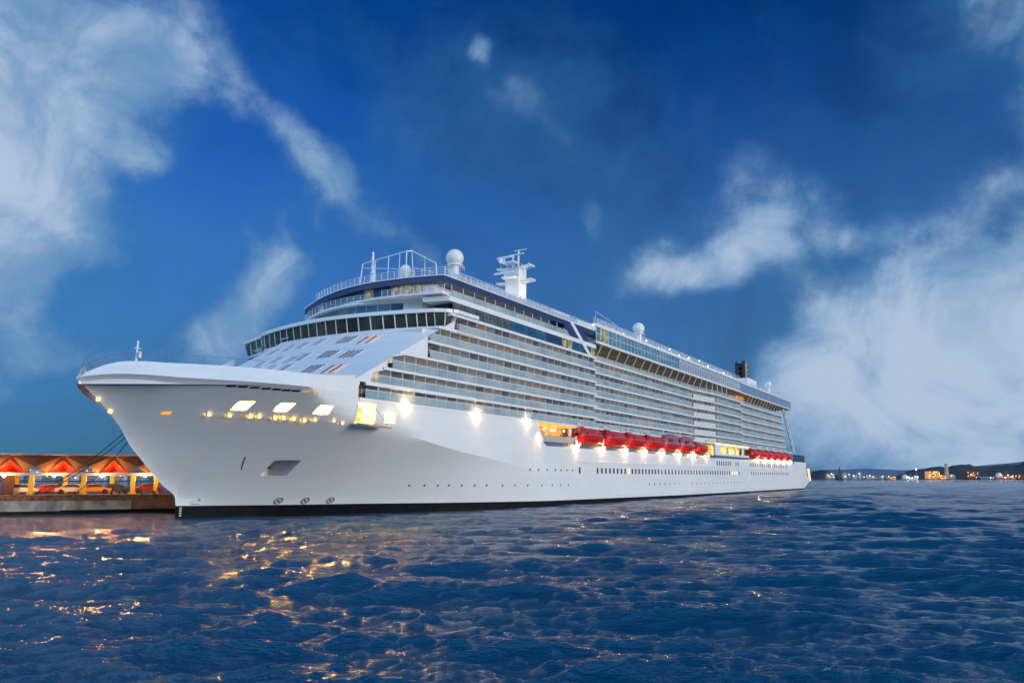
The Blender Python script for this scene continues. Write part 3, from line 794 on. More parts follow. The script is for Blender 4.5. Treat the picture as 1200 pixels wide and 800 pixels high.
# sports frame of white tubes
mb = MB(True)
A0, A1 = Vector((25.8, 5.4, 34.32)), Vector((25.8, 5.9, 37.6)); B0, B1 = Vector((26.6, 13.8, 34.32)), Vector((26.6, 13.9, 38.6)); C0, C1 = Vector((28.2, 18.4, 34.32)), Vector((28.2, 18.2, 36.5))
B2, B3 = Vector((28.2, 14.0, 34.32)), Vector((28.2, 13.6, 39.1))
for a, b in ((A0, A1), (A1, B1), (B1, B0), (B2, B3), (B3, C1), (C1, C0), (B1, B3)): mb.tube(a, b, .09, 6)
for k in (.3, .6, .85):
    q = A1.lerp(B1, k); mb.tube(q, (q.x, q.y - .15, 34.32), .06, 5)
q = B3.lerp(C1, .55); mb.tube(q, (q.x, q.y, 34.32), .06, 5)
q = A0.lerp(A1, .8); mb.tube(q, B0.lerp(B1, .35), .06, 5); mb.tube(B2.lerp(B3, .45), C0.lerp(C1, .3), .06, 5)
mb.build('sports_frame', WHITE, ship)
# slim fore mast
mb = MB(True); mb.tube((26.6, 7.25, 34.3), (26.6, 7.25, 37.4), .34, 10, r2=.26); mb.tube((26.6, 7.25, 37.4), (26.6, 7.25, 39.3), .2, 10, r2=.14); mb.sphere((26.6, 7.25, 39.35), .18, 8, 6); mb.tube((26.6, 7.25, 36), (26.6, 7.25, 36.15), .42, 10); mb.build('fore_mast', WHITE, ship)


def radome(s, t, u, r, base):
    e = empty('radome', L3(s, t, base), 0, ship)
    mb = MB(); mb.sphere((0, 0, u - base), r, 28, 16, z_lo=-.86); mb.build('radome_shell', mat('radome_cream', (.78, .76, .72), .45), e, smooth=60)
    mb = MB(); mb.tube((0, 0, 0), (0, 0, u - base - r * .8), r * .5, 14); mb.tube((0, 0, u - base - r * .95), (0, 0, u - base - r * .8), r * .85, 16)
    mb.rail([(r * 1.1 * math.cos(a), r * 1.1 * math.sin(a), u - base - r * 1.5) for a in np.linspace(0, 6.283, 9)], .8, .8, .03, 2, .03); mb.build('pedestal', WHITE, e)


radome(37.4, 15.0, 40.05, 1.42, 34.4)
radome(36.0, 6.0, 38.9, 1.0, 34.4)

# ---------------- side of the fore block: glass band, promenade above
mb = MB(True); mb.box(29.2, 78.6, 17.5, B + .06, 28.52, 28.95); mb.box(28.6, 78.6, 16.5, B + .08, 30.62, 31.4); mb.box(46, 78.6, -B, -17, 28.5, 31.4)
mb.prism([(27.2, 16.6, 30.62), (28.6, B + .08, 30.62), (28.6, 16.5, 30.62)], (0, 0, .78))
mb.build('deck_band', WHITE, ship)
mb = MB(True); mb.box(30, 78.5, 16.6, 19.5, 28.95, 30.62); mb.build('lounge_wall', STEELD, ship)
ss_ = list(np.arange(29.6, 78.6, 2.03))
for i, s in enumerate(ss_[:-1]):
    s = float(s); mb = MB(True)
    for z0, z1 in ((29.0, 29.78), (29.84, 30.58)):
        mb.box(s + .05, s + .98, B - .1, B, z0, z1); mb.box(s + 1.03, s + 1.98, B - .1, B, z0, z1)
    m = GREENG if s < 45 else (NAVY if 58 < s < 64 else (LITG if s in ss_[17:19] or s > 76 else BLUEG))
    mb.build('lounge_window', m, ship)
mb = MB(True); mb.box(29, 78, 16.4, 16.9, 31.4, 33.3); mb.build('promenade_wall', CABIN, ship)
mb = MB(True); mb.box(36, 41.5, 16.85, 17.0, 31.5, 33.1); mb.build('lit_doorway', mat('lit_doorway', (.8, .6, .3), .5, emit=(1, .62, .15), estr=2.6), ship)
mb = MB(True); mb.box(42, 52, 16.85, 17.0, 31.9, 33.1); mb.build('lit_doorway', mat('lit_promenade', (.5, .25, .08), .5, emit=(1, .45, .08), estr=.5), ship)
mb = MB(True)
for s in np.arange(29.3, 72, 1.5): mb.box(float(s) + .03, float(s) + 1.47, B - .05, B - .01, 31.45, 32.4)
mb.build('promenade_glass', BGLASS, ship)
mb = MB(True)
for s in np.arange(29.3, 74, 3.0): mb.tube((float(s), B - .1, 31.4), (float(s) + .3, B - .3, 33.3), .07, 5)
for a in ((27.6, 18.6), (28.2, 19.6)): mb.tube((a[0], a[1], 31.4), (a[0] + .1, a[1] + .2, 33.3), .09, 5)
mb.build('promenade_post', WHITE, ship)
# big slanted strut and dark panels where the fore block ends
mb = MB(True); mb.prism([(67, B + .12, 34.2), (68.6, B + .12, 34.2), (76.4, B + .12, 28.9), (74.8, B + .12, 28.9)], (0, -.5, 0)); mb.build('slanted_strut', WHITE, ship)
mb = MB(True); mb.prism([(63.5, B + .03, 34.1), (67, B + .03, 34.1), (71.8, B + .03, 31.4), (67.5, B + .03, 31.4)], (0, -.4, 0)); mb.prism([(69, B + .03, 34.1), (71.5, B + .03, 34.1), (76, B + .03, 31.4), (73, B + .03, 31.4)], (0, -.4, 0)); mb.build('navy_panel', NAVY, ship)

# ---------------- balcony decks
T2 = 18.75


def slab_path(name, pts, f, th=SLABT, depth=4.0):
    """deck slab whose outer edge follows pts (aft, port)"""
    mb = MB(True); inn = [(pts[-1][0], pts[-1][1] - depth), (pts[0][0], pts[0][1] - depth)]
    mb.slab([(s, t + .07) for s, t in pts] + inn, f - th, f + .02)
    return mb.build(name, WHITE, ship)


def aft_end(u): return 259 - (u - 14) * .55


P2 = [(78.75, T2), (143.5, T2), (159.0, B), (187.2, B)]
for i, f in enumerate(F):
    s0 = max(START[i], 10.2)
    if i > 0: s0 = min(START[i], START[i - 1] + 2.5) - .1
    slab_path('deck_slab', [(s0, B), (78.7, B)], f)
    if i > 0: slab_path('deck_slab', P2, f)
    if i > 0: slab_path('deck_slab', [(187.3, T2), (aft_end(f), T2)], f)
mb = MB(True); mb.box(11.2, 35.7, B - .2, B + .09, 16.42, 16.9); mb.build('deck_fascia', WHITE, ship)
mb = MB(True); mb.slab([(s, t + .07) for s, t in P2] + [(187.2, 15), (78.75, 15)], 28.58, 28.92); mb.slab([(187.3, T2 + .07), (252, T2 + .07), (252, 14), (187.3, 14)], 28.58, 28.92); mb.build('deck_slab', WHITE, ship)
# cabin walls behind the balconies (and the far side of the ship)
mb = MB(True)
for i, f in enumerate(F):
    top = F[i + 1] if i + 1 < len(F) else 28.6
    mb.box(START[i] + (3.2 if i < 3 else 1.2), 78.7, -8, B - TWALL - .12, f, top - SLABT); mb.box(38, 78.6, -B + .3, -8.01, f, top - SLABT)
    mb.slab([(78.7, -B + .3), (78.7, T2 - TWALL - .12), (143.5, T2 - TWALL - .12), (159, B - TWALL - .12), (187, B - TWALL - .12), (187.01, T2 - TWALL - .12), (aft_end(f) - 1.5, T2 - TWALL - .12), (aft_end(f) - 1.5, -B + .3)], f, top - SLABT)
mb.box(79, 187, -15, 14.5, 28.9, 31.9); mb.box(187, 248, -15, 14.5, 28.9, 31.9)
mb.build('cabin_block', CABIN, ship)

BW = 2.46


def unit(kind):
    """pieces of one balcony: outer edge along x, inward along y"""
    gl = MB(); gl.box(.06, BW - .1, .02, .06, .08, 1.08)
    gr = MB(); gr.box(0, BW, 0, .09, 1.08, 1.15)
    dv = MB(); dv.box(BW - .05, BW + .02, .05, TWALL, .02, 2.06)
    dr = MB(); dr.box(.5, BW - .35, TWALL - .06, TWALL + .02, .05, 1.95)
    fr = MB()
    for x in (.42, 1.22, BW - .37): fr.box(x, x + .09, TWALL - .14, TWALL - .02, .05, 2.05)
    ch = MB(); ch.box(0, .5, .6, 1.1, .28, .36); ch.box(0, .5, 1.05, 1.12, .3, .95); ch.box(.02, .06, .62, 1.1, .02, .3); ch.box(.44, .48, .62, 1.1, .02, .3)
    return gl, gr, dv, dr, fr, ch


GL, GR, DV, DR, FR, CH = unit(0)
CHAIRM = [mat('chair_brown', (.16, .09, .05), .7), mat('chair_dark', (.05, .055, .06), .7), mat('chair_white', (.7, .7, .68), .6), mat('towel_blue', (.08, .2, .42), .8)]
gmesh = []
def mesh_of(name, parts):
    mb = MB(); mats = []
    for p, m in parts:
        if m not in mats: mats.append(m)
        mb.add(p.v, p.f, mats.index(m))
    o = mb.build(name, mats); me = o.data; bpy.data.objects.remove(o); return me
GME = {m.name: mesh_of('glass_railing', [(GL, m), (GR, WHITE)]) for m in (BGLASS, SOLIDB)}
DVM = mesh_of('divider', [(DV, WHITE)]); FRM = mesh_of('door_frame', [(FR, WHITE)]); CHM = [mesh_of('balcony_chair', [(CH, m)]) for m in CHAIRM]; DRM = {m.name: mesh_of('cabin_door', [(DR, m)]) for m in (DOOR, CURT, DOORLIT)}

places = []


def along(a, b, f, glass=BGLASS):
    a, b = Vector(a), Vector(b); L = (b - a).length; n = int(L / BW); d = (b - a) / L
    for k in range(n):
        p = a + d * (BW * k + (L - n * BW) * .5); r = random.random()
        door = DOORLIT if r < .035 else (CURT if r < .62 else DOOR)
        places.append((p.x, p.y, f, math.atan2(d.y, d.x), glass, door))


for i, f in enumerate(F):
    along((START[i] + .3, B), (78.6, B), f)
    along((78.9, T2), (143.4, T2), f); along((143.6, T2), (158.9, B), f, SOLIDB); along((159.1, B), (187.1, B), f)
    along((187.5, T2), (aft_end(f) - .3, T2), f)
camp = SHIP_M.inverted() @ Vector((0, 0, 5))
places.sort(key=lambda q: (Vector((q[0], -q[1], q[2])) - camp).length)
for s, t, f, a, g, d in places[:100]:
    e = empty('balcony', L3(s, t, f), -a, ship)
    for n_, me in (('glass_railing', GME[g.name]), ('divider', DVM), ('cabin_door', DRM[d.name]), ('door_frame', FRM)) + tuple(('balcony_chair', random.choice(CHM)) for _ in range(random.choice((0, 1, 1, 2)))):
        o = bpy.data.objects.new(n_, me); COL.objects.link(o); o.parent = e
        if n_ == 'balcony_chair': o.location = (random.uniform(.2, 1.7), random.uniform(-.45, .35), 0)
BM_ = [BGLASS, SOLIDB, WHITE, DOOR, CURT, DOORLIT] + CHAIRM; mb = MB()
for s, t, f, a, g, d in places[100:]:
    M = Matrix.Translation(L3(s, t, f)) @ Matrix.Rotation(-a, 4, 'Z')
    for p, m in ((GL, g), (GR, WHITE), (DV, WHITE), (DR, d), (FR, WHITE), (CH, random.choice(CHAIRM))):
        dx_ = Vector((random.uniform(.2, 1.7), random.uniform(-.4, .3), 0)) if p is CH else Vector((0, 0, 0))
        mb.add([tuple(M @ (Vector(v) + dx_)) for v in p.v], p.f, BM_.index(m))
tag(mb.build('balcony', BM_, ship), kind='stuff')
# rails on the deck under the overhang
mb = MB(True)
for s in np.arange(79, 186, 1.6):
    t = interp(s, [q[0] for q in P2], [q[1] for q in P2]); mb.box(float(s) + .04, float(s) + 1.56, t - .06, t - .01, 28.95, 29.9)
mb.build('deck_glass', BGLASS, ship); mb = MB(True)
for s in np.arange(188, 248, 1.6): mb.box(float(s) + .04, float(s) + 1.56, T2 - .06, T2 - .01, 28.95, 29.9)
mb.build('deck_glass', BGLASS, ship)

# ---------------- overhanging pool deck
mb = MB(True); mb.box(78.7, 187.4, 10, B + .1, 31.9, 32.35); mb.box(78.7, 187.4, B - .35, B + .1, 35.3, 35.95); mb.box(187.4, 263, 10, B + .1, 31.85, 32.2); mb.box(187.4, 263, B - .3, B + .12, 35.0, 35.25)
mb.box(78.7, 187, -B, -10, 31.9, 35.9); mb.box(187, 263, -B, -10, 31.9, 35.2); mb.build('pool_deck_edge', WHITE, ship)
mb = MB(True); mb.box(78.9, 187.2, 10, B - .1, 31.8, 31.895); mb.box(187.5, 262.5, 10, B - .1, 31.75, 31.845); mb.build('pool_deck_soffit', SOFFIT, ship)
mb = MB(True); mb.box(78.8, 263, 8, 15.5, 32.35, 34.6); mb.build('pool_deck_wall', mat('pool_wall', (.25, .3, .33), .5, var=.5, vscale=.4, var_col=(.5, .45, .35)), ship)
for i, s in enumerate(np.arange(79, 129, 2.0)):
    s = float(s); mb = MB(True); mb.box(s + .06, s + 1.94, B - .12, B - .02, 32.42, 35.25)
    mb.build('pool_deck_window', (LITG if 0 < i < 3 else TEALG), ship)
mb = MB(True)
for s in np.arange(79, 187, 2.0): mb.box(float(s) - .05, float(s) + .05, B - .14, B + .02, 32.35, 35.3)
mb.box(78.8, 128, B - .13, B + .01, 33.9, 33.98); mb.build('mullion', WHITE, ship)
for s in np.arange(129, 187, 2.0):
    mb = MB(True); mb.box(float(s) + .06, float(s) + 1.94, B - .12, B - .02, 32.42, 34.9); mb.build('pool_deck_window', SCREEN, ship)
mb = MB(True)
for s in np.arange(187.6, 262, 3.1): mb.box(float(s) + .04, float(s) + 3.06, B - .2, B + .02, 32.25, 34.98)
mb.build('stern_screen', PANEL, ship)
for s in list(np.arange(82, 172, 4.7)) + list(np.arange(199, 250, 4.2)):
    mb = MB(True); mb.tube((float(s), B - .2, 31.85), (float(s), (interp(s, [q[0] for q in P2], [q[1] for q in P2]) if s < 187 else T2) - .12, 28.95), .12, 6)
    mb.build('overhang_strut', mat('strut_cream', (.75, .70, .6), .5), ship)
rail_part([(80, B - .1, 35.95), (187, B - .1, 35.95)], 1.15, 1.7)
rail_part([(187, B - .1, 35.25), (263, B - .1, 35.25)], 1.1, 2.0)
rail_part([(84, 17.5, 37.2), (186, 17.5, 37.2)], 1.1, 2.1)
rail_part([(79.0, B - .2, 35.95), (79.4, B - .2, 38.4), (90, B - .2, 37.2)], .05, 4)
mb = MB(True); mb.box(84, 186, -14, 17, 35.95, 37.2); mb.box(98, 180, 9, 15, 37.2, 38.2); mb.box(190, 258, -14, 16, 35.0, 36.4); mb.build('sun_deckhouse', WHITE, ship)
for s in (81, 96, 110, 118, 126, 133, 141, 150, 158, 166, 174, 182):
    mb = MB(True); mb.sphere((s, 18.9, 36.9 + random.uniform(-.8, .6)), .2, 8, 6); mb.build('deck_lamp', mat('deck_lamp_white', (1, 1, 1), .5, emit=(1, .95, .85), estr=5), ship)
mb = MB(True)   # parasols, loungers and screens seen only as white clutter along the rail
for s in np.arange(86, 260, 3.4):
    s = float(s) + random.uniform(-.8, .8); h = random.uniform(.5, 1.3); z = 36.0 if s < 187 else 35.3
    mb.box(s, s + random.uniform(.5, 1.6), 17.7, 19.0, z, z + h)
mb.build('deck_locker', WHITE, ship)

# ---------------- lit amber spot near the stern, stern truss, aft deck screen
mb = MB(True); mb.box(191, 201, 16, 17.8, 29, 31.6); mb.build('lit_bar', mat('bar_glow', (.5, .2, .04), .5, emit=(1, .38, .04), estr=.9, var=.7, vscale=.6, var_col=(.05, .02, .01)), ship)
mb = MB(True)
a, b = Vector((253, T2 + .2, 31.8)), Vector((268, T2 + .4, 15)); c, d = Vector((256, T2 + .2, 31.8)), Vector((272, T2 + .4, 14))
mb.tube(a, b, .35, 6); mb.tube(c, d, .3, 6)
for k in range(8): mb.tube(a.lerp(b, k / 7), c.lerp(d, min(1, k / 7 + .06)), .16, 5)
mb.build('stern_truss', WHITE, ship)
mb = MB(True)
sp = [(262.5, B - .05)] + [(s, max(0, half(s, 10.9) - .15)) for s in np.arange(264, 286, 1.5)]
for p, q in zip(sp[:-1], sp[1:]): mb.prism([(p[0], p[1], 11.2), (q[0], q[1], 11.2), (q[0], q[1], 13.9), (p[0], p[1], 13.9)], (0, -.12, 0))
mb.build('stern_windbreak', mat('stern_screen_blue', (.02, .06, .12), .12, var=.3, vscale=.3), ship)
mb = MB(True)
for p, q in zip(sp[:-1], sp[1:]): mb.tube((*p, 13.95), (*q, 13.95), .12, 4); mb.tube((*p, 11.3), (*q, 11.3), .16, 4); mb.tube((*p, 11.2), (*p, 14), .1, 4)
mb.build('windbreak_frame', STEELD, ship)
mb = MB(True); mb.tube((294.6, 20.2, 3.6), (292.0, 20.2, 8.6), .5, 8); mb.build('stern_light_strip', mat('stern_glow', (.8, .6, .4), .5, emit=(1, .7, .4), estr=.8), hull)

# ---------------- masts, funnel, far radomes
mb = MB(True)
ms, mt = 71.0, 6.0
mb.prism([(ms - 1.4, mt + 1.6, 36), (ms + 1.6, mt + 1.6, 36), (ms + 1.6, mt - 1.6, 36), (ms - 1.4, mt - 1.6, 36)], (0.3, 0, 11.6))
mast = mb.build('radar_mast', WHITE, ship)
mb = MB(True)
for z, r in ((44.2, 4.2), (47.2, 4.0)): mb.prism([(ms - .8, mt - r, z + .35), (ms - .8, mt, z), (ms - .8, mt + r, z + .35), (ms + 1.2, mt + r, z + .35), (ms + 1.2, mt, z), (ms + 1.2, mt - r, z + .35)], (0, 0, .3))
for z, y0 in ((46.1, 3.6), (49.3, 2.9)): mb.box(ms - 2.4, ms - 2.0, mt - y0, mt + 1.0, z, z + .35); mb.tube((ms - 2.2, mt - 1.2, z - .9), (ms - 2.2, mt - 1.2, z), .15)
mb.box(ms - 3, ms - .8, mt - 1.5, mt + 1.5, 45, 45.25); mb.box(ms - 3, ms - .8, mt - 1.5, mt + 1.5, 48.1, 48.3)
mb.build('radar_platform', WHITE, mast)
mb = MB(True)
mb.tube((ms, mt - .6, 47.6), (ms + .3, mt - .6, 50.6), .2); mb.tube((ms + .3, mt + .6, 47.6), (ms + .3, mt + .7, 51.3), .2); mb.box(ms, ms + .3, mt - 1.5, mt + 2.0, 50.4, 50.6); mb.box(ms, ms + .3, mt - .2, mt + 2.6, 51.2, 51.35)
for k in range(5): mb.tube((ms, mt - 3.5 + k * 1.7, 47.5), (ms, mt - 3.5 + k * 1.7, 48.4), .07, 4)
mb.sphere((ms - 2.2, mt - 2.0, 48.9), .6, 10, 8); mb.sphere((ms - 1.5, mt + 3.0, 46.9), .35, 8, 6); mb.build('mast_antenna', WHITE, mast)
for p, aim in (((ms - 4, mt + 4.5, 37), (ms, mt, 44)), ((ms - 4, mt - 3, 37), (ms, mt, 45)), ((ms + 4, mt + 5, 37.5), (ms, mt, 42))):
    light('mast_floodlight', 'SPOT', L3(*p), 1100, (1.0, .78, .55), ship, .3, L3(*aim), 60)
radome(120, 13, 42.4, 1.5, 37.2); radome(252.5, 14, 41.6, 1.35, 36.4)
e = empty('funnel', L3(252, 4, 36), 0, ship)
mb = MB(); mb.prism([(-7, 4, 0), (7, 4, 0), (7, -4, 0), (-7, -4, 0)], (0, 0, 8)); mb.build('funnel_casing', WHITE, e)
mb = MB()
for x, y, h in ((-1.6, 1.2, 15.2), (0.2, -1.2, 15.7), (1.7, 1.0, 15.0), (-1.8, -1.4, 14.8), (1.9, -1.3, 14.5)): mb.tube((x, y, 8), (x, y, h), .95, 12)
for z in (9.4, 11.2, 13.0): mb.tube((0, 0, z), (0, 0, z + .45), 2.7, 18)
mb.build('exhaust_pipes', FUNNEL, e)

# ---------------- promenade recess with lifeboats
mb = MB(True); mb.box(54.5, 262, 16.2, 16.45, 11.15, 14.75); mb.box(54.5, 262, 16.4, B - .15, 14.42, 14.74); mb.box(54.2, 54.6, 16.2, B - .1, 11.2, 14.7); mb.box(54.5, 262, -B, -B + .3, 11.1, 14.8); mb.build('promenade_wall', WHITE, ship)
mb = MB(True)
mb.prism([(56.4, B, 11.22), (157, B, 11.22), (157, B, 10.35), (58, B, 10.45)], (0, .08, 0)); mb.box(157, 262.5, B, B + .08, 10.5, 11.22); mb.build('promenade_fascia', STRIP, hull)
mb = MB(True); mb.prism([(54.4, B + .02, 14.75), (57.2, B + .02, 11.1), (54.4, B + .02, 11.1)], (0, -.3, 0)); mb.build('promenade_end_plate', WHITE, hull)
mb = MB(True)
for s in np.arange(56.5, 71, .42): mb.box(float(s), float(s) + .36, B - .12, B - .06, 11.25, 12.25)
mb.box(56.3, 71, B - .16, B - .02, 12.25, 12.33); mb.build('promenade_balustrade', mat('balustrade_tan', (.55, .45, .36), .5), ship)
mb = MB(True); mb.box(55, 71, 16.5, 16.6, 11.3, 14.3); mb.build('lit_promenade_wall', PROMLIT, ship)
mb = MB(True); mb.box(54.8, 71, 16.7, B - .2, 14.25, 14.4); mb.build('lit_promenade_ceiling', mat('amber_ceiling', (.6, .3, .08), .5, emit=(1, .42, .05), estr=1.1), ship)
for s in np.arange(56.5, 70, 1.7):
    mb = MB(True); mb.sphere((float(s), random.uniform(17, 19.5), random.uniform(13.2, 13.9)), .13, 8, 6); mb.build('promenade_lamp', mat('promenade_bulb', (1, .9, .6), .5, emit=(1, .75, .4), estr=14), ship)
mb = MB(True); mb.tube((70.6, B + .3, 11.0), (70.0, B + .2, 15.3), .22, 6); mb.build('davit', WHITE, ship)
# white tender station with amber light
mb = MB(True); mb.box(157.2, 163, B - .6, B - .02, 11.25, 14.5); mb.box(163, 194, B - .6, B - .02, 13.9, 14.5); mb.box(163, 194, B - .4, B - .02, 11.25, 11.9)
for s in (170, 178, 187): mb.box(s, s + 1.1, B - .5, B - .02, 11.9, 13.9)
mb.build('tender_station', WHITE, ship)
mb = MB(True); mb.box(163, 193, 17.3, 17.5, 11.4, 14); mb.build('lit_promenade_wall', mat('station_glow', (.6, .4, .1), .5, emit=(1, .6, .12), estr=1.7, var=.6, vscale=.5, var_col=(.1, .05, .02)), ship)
mb = MB(True); mb.box(157.5, 193.5, B, B + .1, 14.5, 14.72); mb.build('station_light_strip', mat('amber_strip', (.9, .6, .2), .5, emit=(1, .55, .08), estr=2.2), ship)

BOAT_S = [74.6, 86.6, 97.6, 108.6, 119.6, 131.2, 143.0]
DAV_S = [69.0, 80.6, 92.0, 103.1, 114.2, 125.6, 137.2, 148.6]
AFT_S = [199.5, 209.5, 219.5, 229.5, 239.5, 249.5]
for i, s in enumerate(DAV_S + [x + 5 for x in AFT_S]):
    mb = MB(True)
    mb.tube((s - .25, 19.2, 14.6), (s - .25, 21.3, 15.1), .16, 5); mb.tube((s + .35, 19.2, 14.6), (s + .35, 21.3, 15.1), .16, 5)
    mb.tube((s - .25, 20.5, 11.2), (s - .25, 20.7, 12.6), .2, 5); mb.tube((s + .35, 20.5, 11.2), (s + .35, 20.7, 12.6), .2, 5)
    mb.box(s - .5, s + .6, 20.45, 20.75, 10.95, 11.3); mb.box(s - .5, s + .6, 19.1, 19.35, 11.2, 14.6); mb.box(s - .5, s + .6, 19.1, 20.6, 11.17, 11.3)
    dv = mb.build('davit', WHITE, ship)
    mb = MB(True); mb.sphere((s + .05, 21.0, 10.75), .17, 8, 6); mb.build('davit_lamp', WLAMP, dv)
    light('davit_light', 'SPOT', L3(s + .05, 21.15, 10.5), 42 if i < 8 else 22, (1.0, .76, .48), ship, .05, L3(s + .05, 20.5, 6.5), 50, .5)
for s, u, e_ in ((19.05, 14.55, 60), (35.9, 14.45, 60), (51.2, 14.45, 120)):
    mb = MB(True); mb.sphere((s, B + .45, u), .14, 10, 8); mb.tube((s, B - .1, u + .3), (s, B + .35, u + .15), .05, 4); mb.build('hull_lamp', WLAMP, ship)
    light('hull_light', 'SPOT', L3(s, B + 1.3, u - .1), e_, (1.0, .74, .46), ship, .1, L3(s, B + .1, u - 4), 95, 1.0)
light('hull_light', 'SPOT', L3(55.2, B + 1.1, 13.6), 900, (1.0, .72, .42), ship, .2, L3(54.2, B, 8), 80, 1.0)
light('platform_light', 'POINT', L3(15.8, B + .9, 13.2), 22, (1.0, .72, .35), ship, .15)
light('platform_light', 'POINT', L3(11.5, B + .8, 13.8), 14, (1.0, .72, .30), ship, .15)
for s in (172, 182): light('station_light', 'POINT', L3(s, B - 1.2, 13.2), 260, (1.0, .66, .25), ship, .2)


def boat_mesh(tender):
    """lifeboat lofted from cross sections; local x along the boat"""
    Lb = 5.5 if not tender else 5.7
    xs = [-1, -.96, -.86, -.6, -.2, .2, .6, .86, .96, 1]
    lo = MB(); rows = []
    for x in xs:
        f = (1 - abs(x) ** 3.2) ** .55 if abs(x) < 1 else 0.04; k = .35 * abs(x) ** 2.5
        sec = [(0, .05 + k * 2.0), (.62 * f, .12 + k * 1.8), (1.25 * f, .55 + k), (1.62 * f, 1.15 + k * .3), (1.72 * f, 1.75 + k * .2)]
        rows.append([(x * Lb, -y, z) for y, z in sec[::-1]] + [(x * Lb, y, z) for y, z in sec[1:]])
    lo.grid(rows)
    can = MB(); rows = []; H = 3.2 if not tender else 4.3; fl = .88 if not tender else .8
    for x in [-.93, -.88, -.74, -.6, -.3, .0, .3, .62, .8, .9, .94]:
        e_ = max(0.02, 1 - (abs(x) / .95) ** (5 if not tender else 6)) ** .5; g = (1 - abs(x) ** 3.2) ** .55
        h = 1.75 + (H - 1.75) * e_
        sec = [(1.66 * g, 1.7 + .1 * abs(x)), (1.55 * g, 1.75 + (h - 1.75) * .45), (1.2 * g * fl, 1.75 + (h - 1.75) * .85), (.6 * g, h), (0, h + .06)]
        rows.append([(x * Lb, -y, z) for y, z in sec] + [(x * Lb, y, z) for y, z in sec[-2::-1]])
    can.grid(rows)
    return lo, can, Lb, H


def make_lifeboat(tender):
    e = empty('lifeboat')
    lo, can, Lb, H = boat_mesh(tender)
    hb = lo.build('boat_hull', RED, e, smooth=40); cb = can.build('canopy', TENDERT if tender else REDT, e, smooth=35)
    mb = MB(); mb.tube((-Lb * .9, 0, .16), (Lb * .9, 0, .16), .12, 5)
    for sd in (1, -1): mb.box(-Lb * .8, Lb * .8, sd * 1.28 - .03, sd * 1.28 + .03, .5, .6)
    mb.build('keel_strip', ORANGE, hb)
    mb = MB()
    for sd in (1, -1): mb.box(-Lb * .86, Lb * .86, sd * 1.66 - .06, sd * 1.66 + .06, 1.68, 1.8)
    mb.build('fender', mat('fender_red', (.28, .01, .012), .5), hb)
    for sd in (1, -1):
        n = 5 if not tender else 6
        for k in range(n):
            mb = MB(); x = -Lb * .6 + k * Lb * 1.2 / (n - 1); zc = 2.35 if not tender else 2.75; h = .28 if not tender else .62
            mb.box(x - (.3 if not tender else .5), x + (.3 if not tender else .5), sd * 1.42 - .12, sd * 1.42 + .1, zc - h / 2, zc + h / 2)
            mb.build('window', mat('boat_window', (.05, .02, .025), .15), cb)
    if not tender:
        mb = MB(); mb.box(-Lb * .84, -Lb * .5, -.5, .5, H - .3, H + .35); mb.build('steering_cupola', REDT, cb)
    mb = MB()
    for x in (-Lb * .72, Lb * .72): mb.tube((x, 0, 2.2), (x, 0, H + .7), .09, 5); mb.box(x - .25, x + .25, -.15, .15, H + .5, H + .8)
    mb.build('lifting_hook', WHITE, e)
    return e


boat0 = make_lifeboat(False); tender0 = make_lifeboat(True)
BL_ = ['red lifeboat closest to the bow, hanging beside the lit open promenade', 'second red lifeboat from the bow in the forward row', 'third red lifeboat from the bow, with low pinkish canopy',
       'fourth red lifeboat from the bow, just ahead of the two tall tenders', 'forward one of two tall red tenders with greyish glazed canopy', 'after one of two tall red tenders with greyish glazed canopy', 'short red lifeboat last in the forward row, beside the white lit station']
used = {}
for i, s in enumerate(BOAT_S):
    src = tender0 if i in (4, 5) else boat0
    o = src if src not in used.values() else copy_tree(src); used[i] = src
    o.location = to_world(s, 20.5, 11.0); o.rotation_euler = (0, 0, SHIP_ROT)
    if i == 6: o.scale = (.86, .9, .88)
    tag(o, BL_[i], 'lifeboat', 'red lifeboats along the forward promenade')
AL_ = ['first red lifeboat of the after row, beside the amber lit station', 'second red lifeboat of the after row counted from the lit station', 'third red lifeboat of the after row counted from the lit station',
       'third last red lifeboat before the dark blue stern screen', 'second last red lifeboat before the dark blue stern screen', 'last red lifeboat, beside the dark blue stern screen']
for i, s in enumerate(AFT_S):
    o = copy_tree(boat0); o.location = to_world(s, 20.3, 11.1); o.scale = (.88, .95, .95); tag(o, AL_[i], 'lifeboat', 'red lifeboats along the after promenade')

# bow flagstaff
mb = MB(True); mb.tube((-9.3, 4.4, 17.2), (-9.1, 4.3, 20.4), .13, 8, r2=.09); mb.box(-9.5, -8.8, 4.2, 4.4, 19.5, 19.58); mb.tube((-9.15, 3.5, 19.5), (-9.15, 5.1, 19.5), .03, 4); mb.box(-9.3, -9.0, 4.8, 4.95, 18.4, 19.1); mb.build('bow_staff', WHITE, ship)

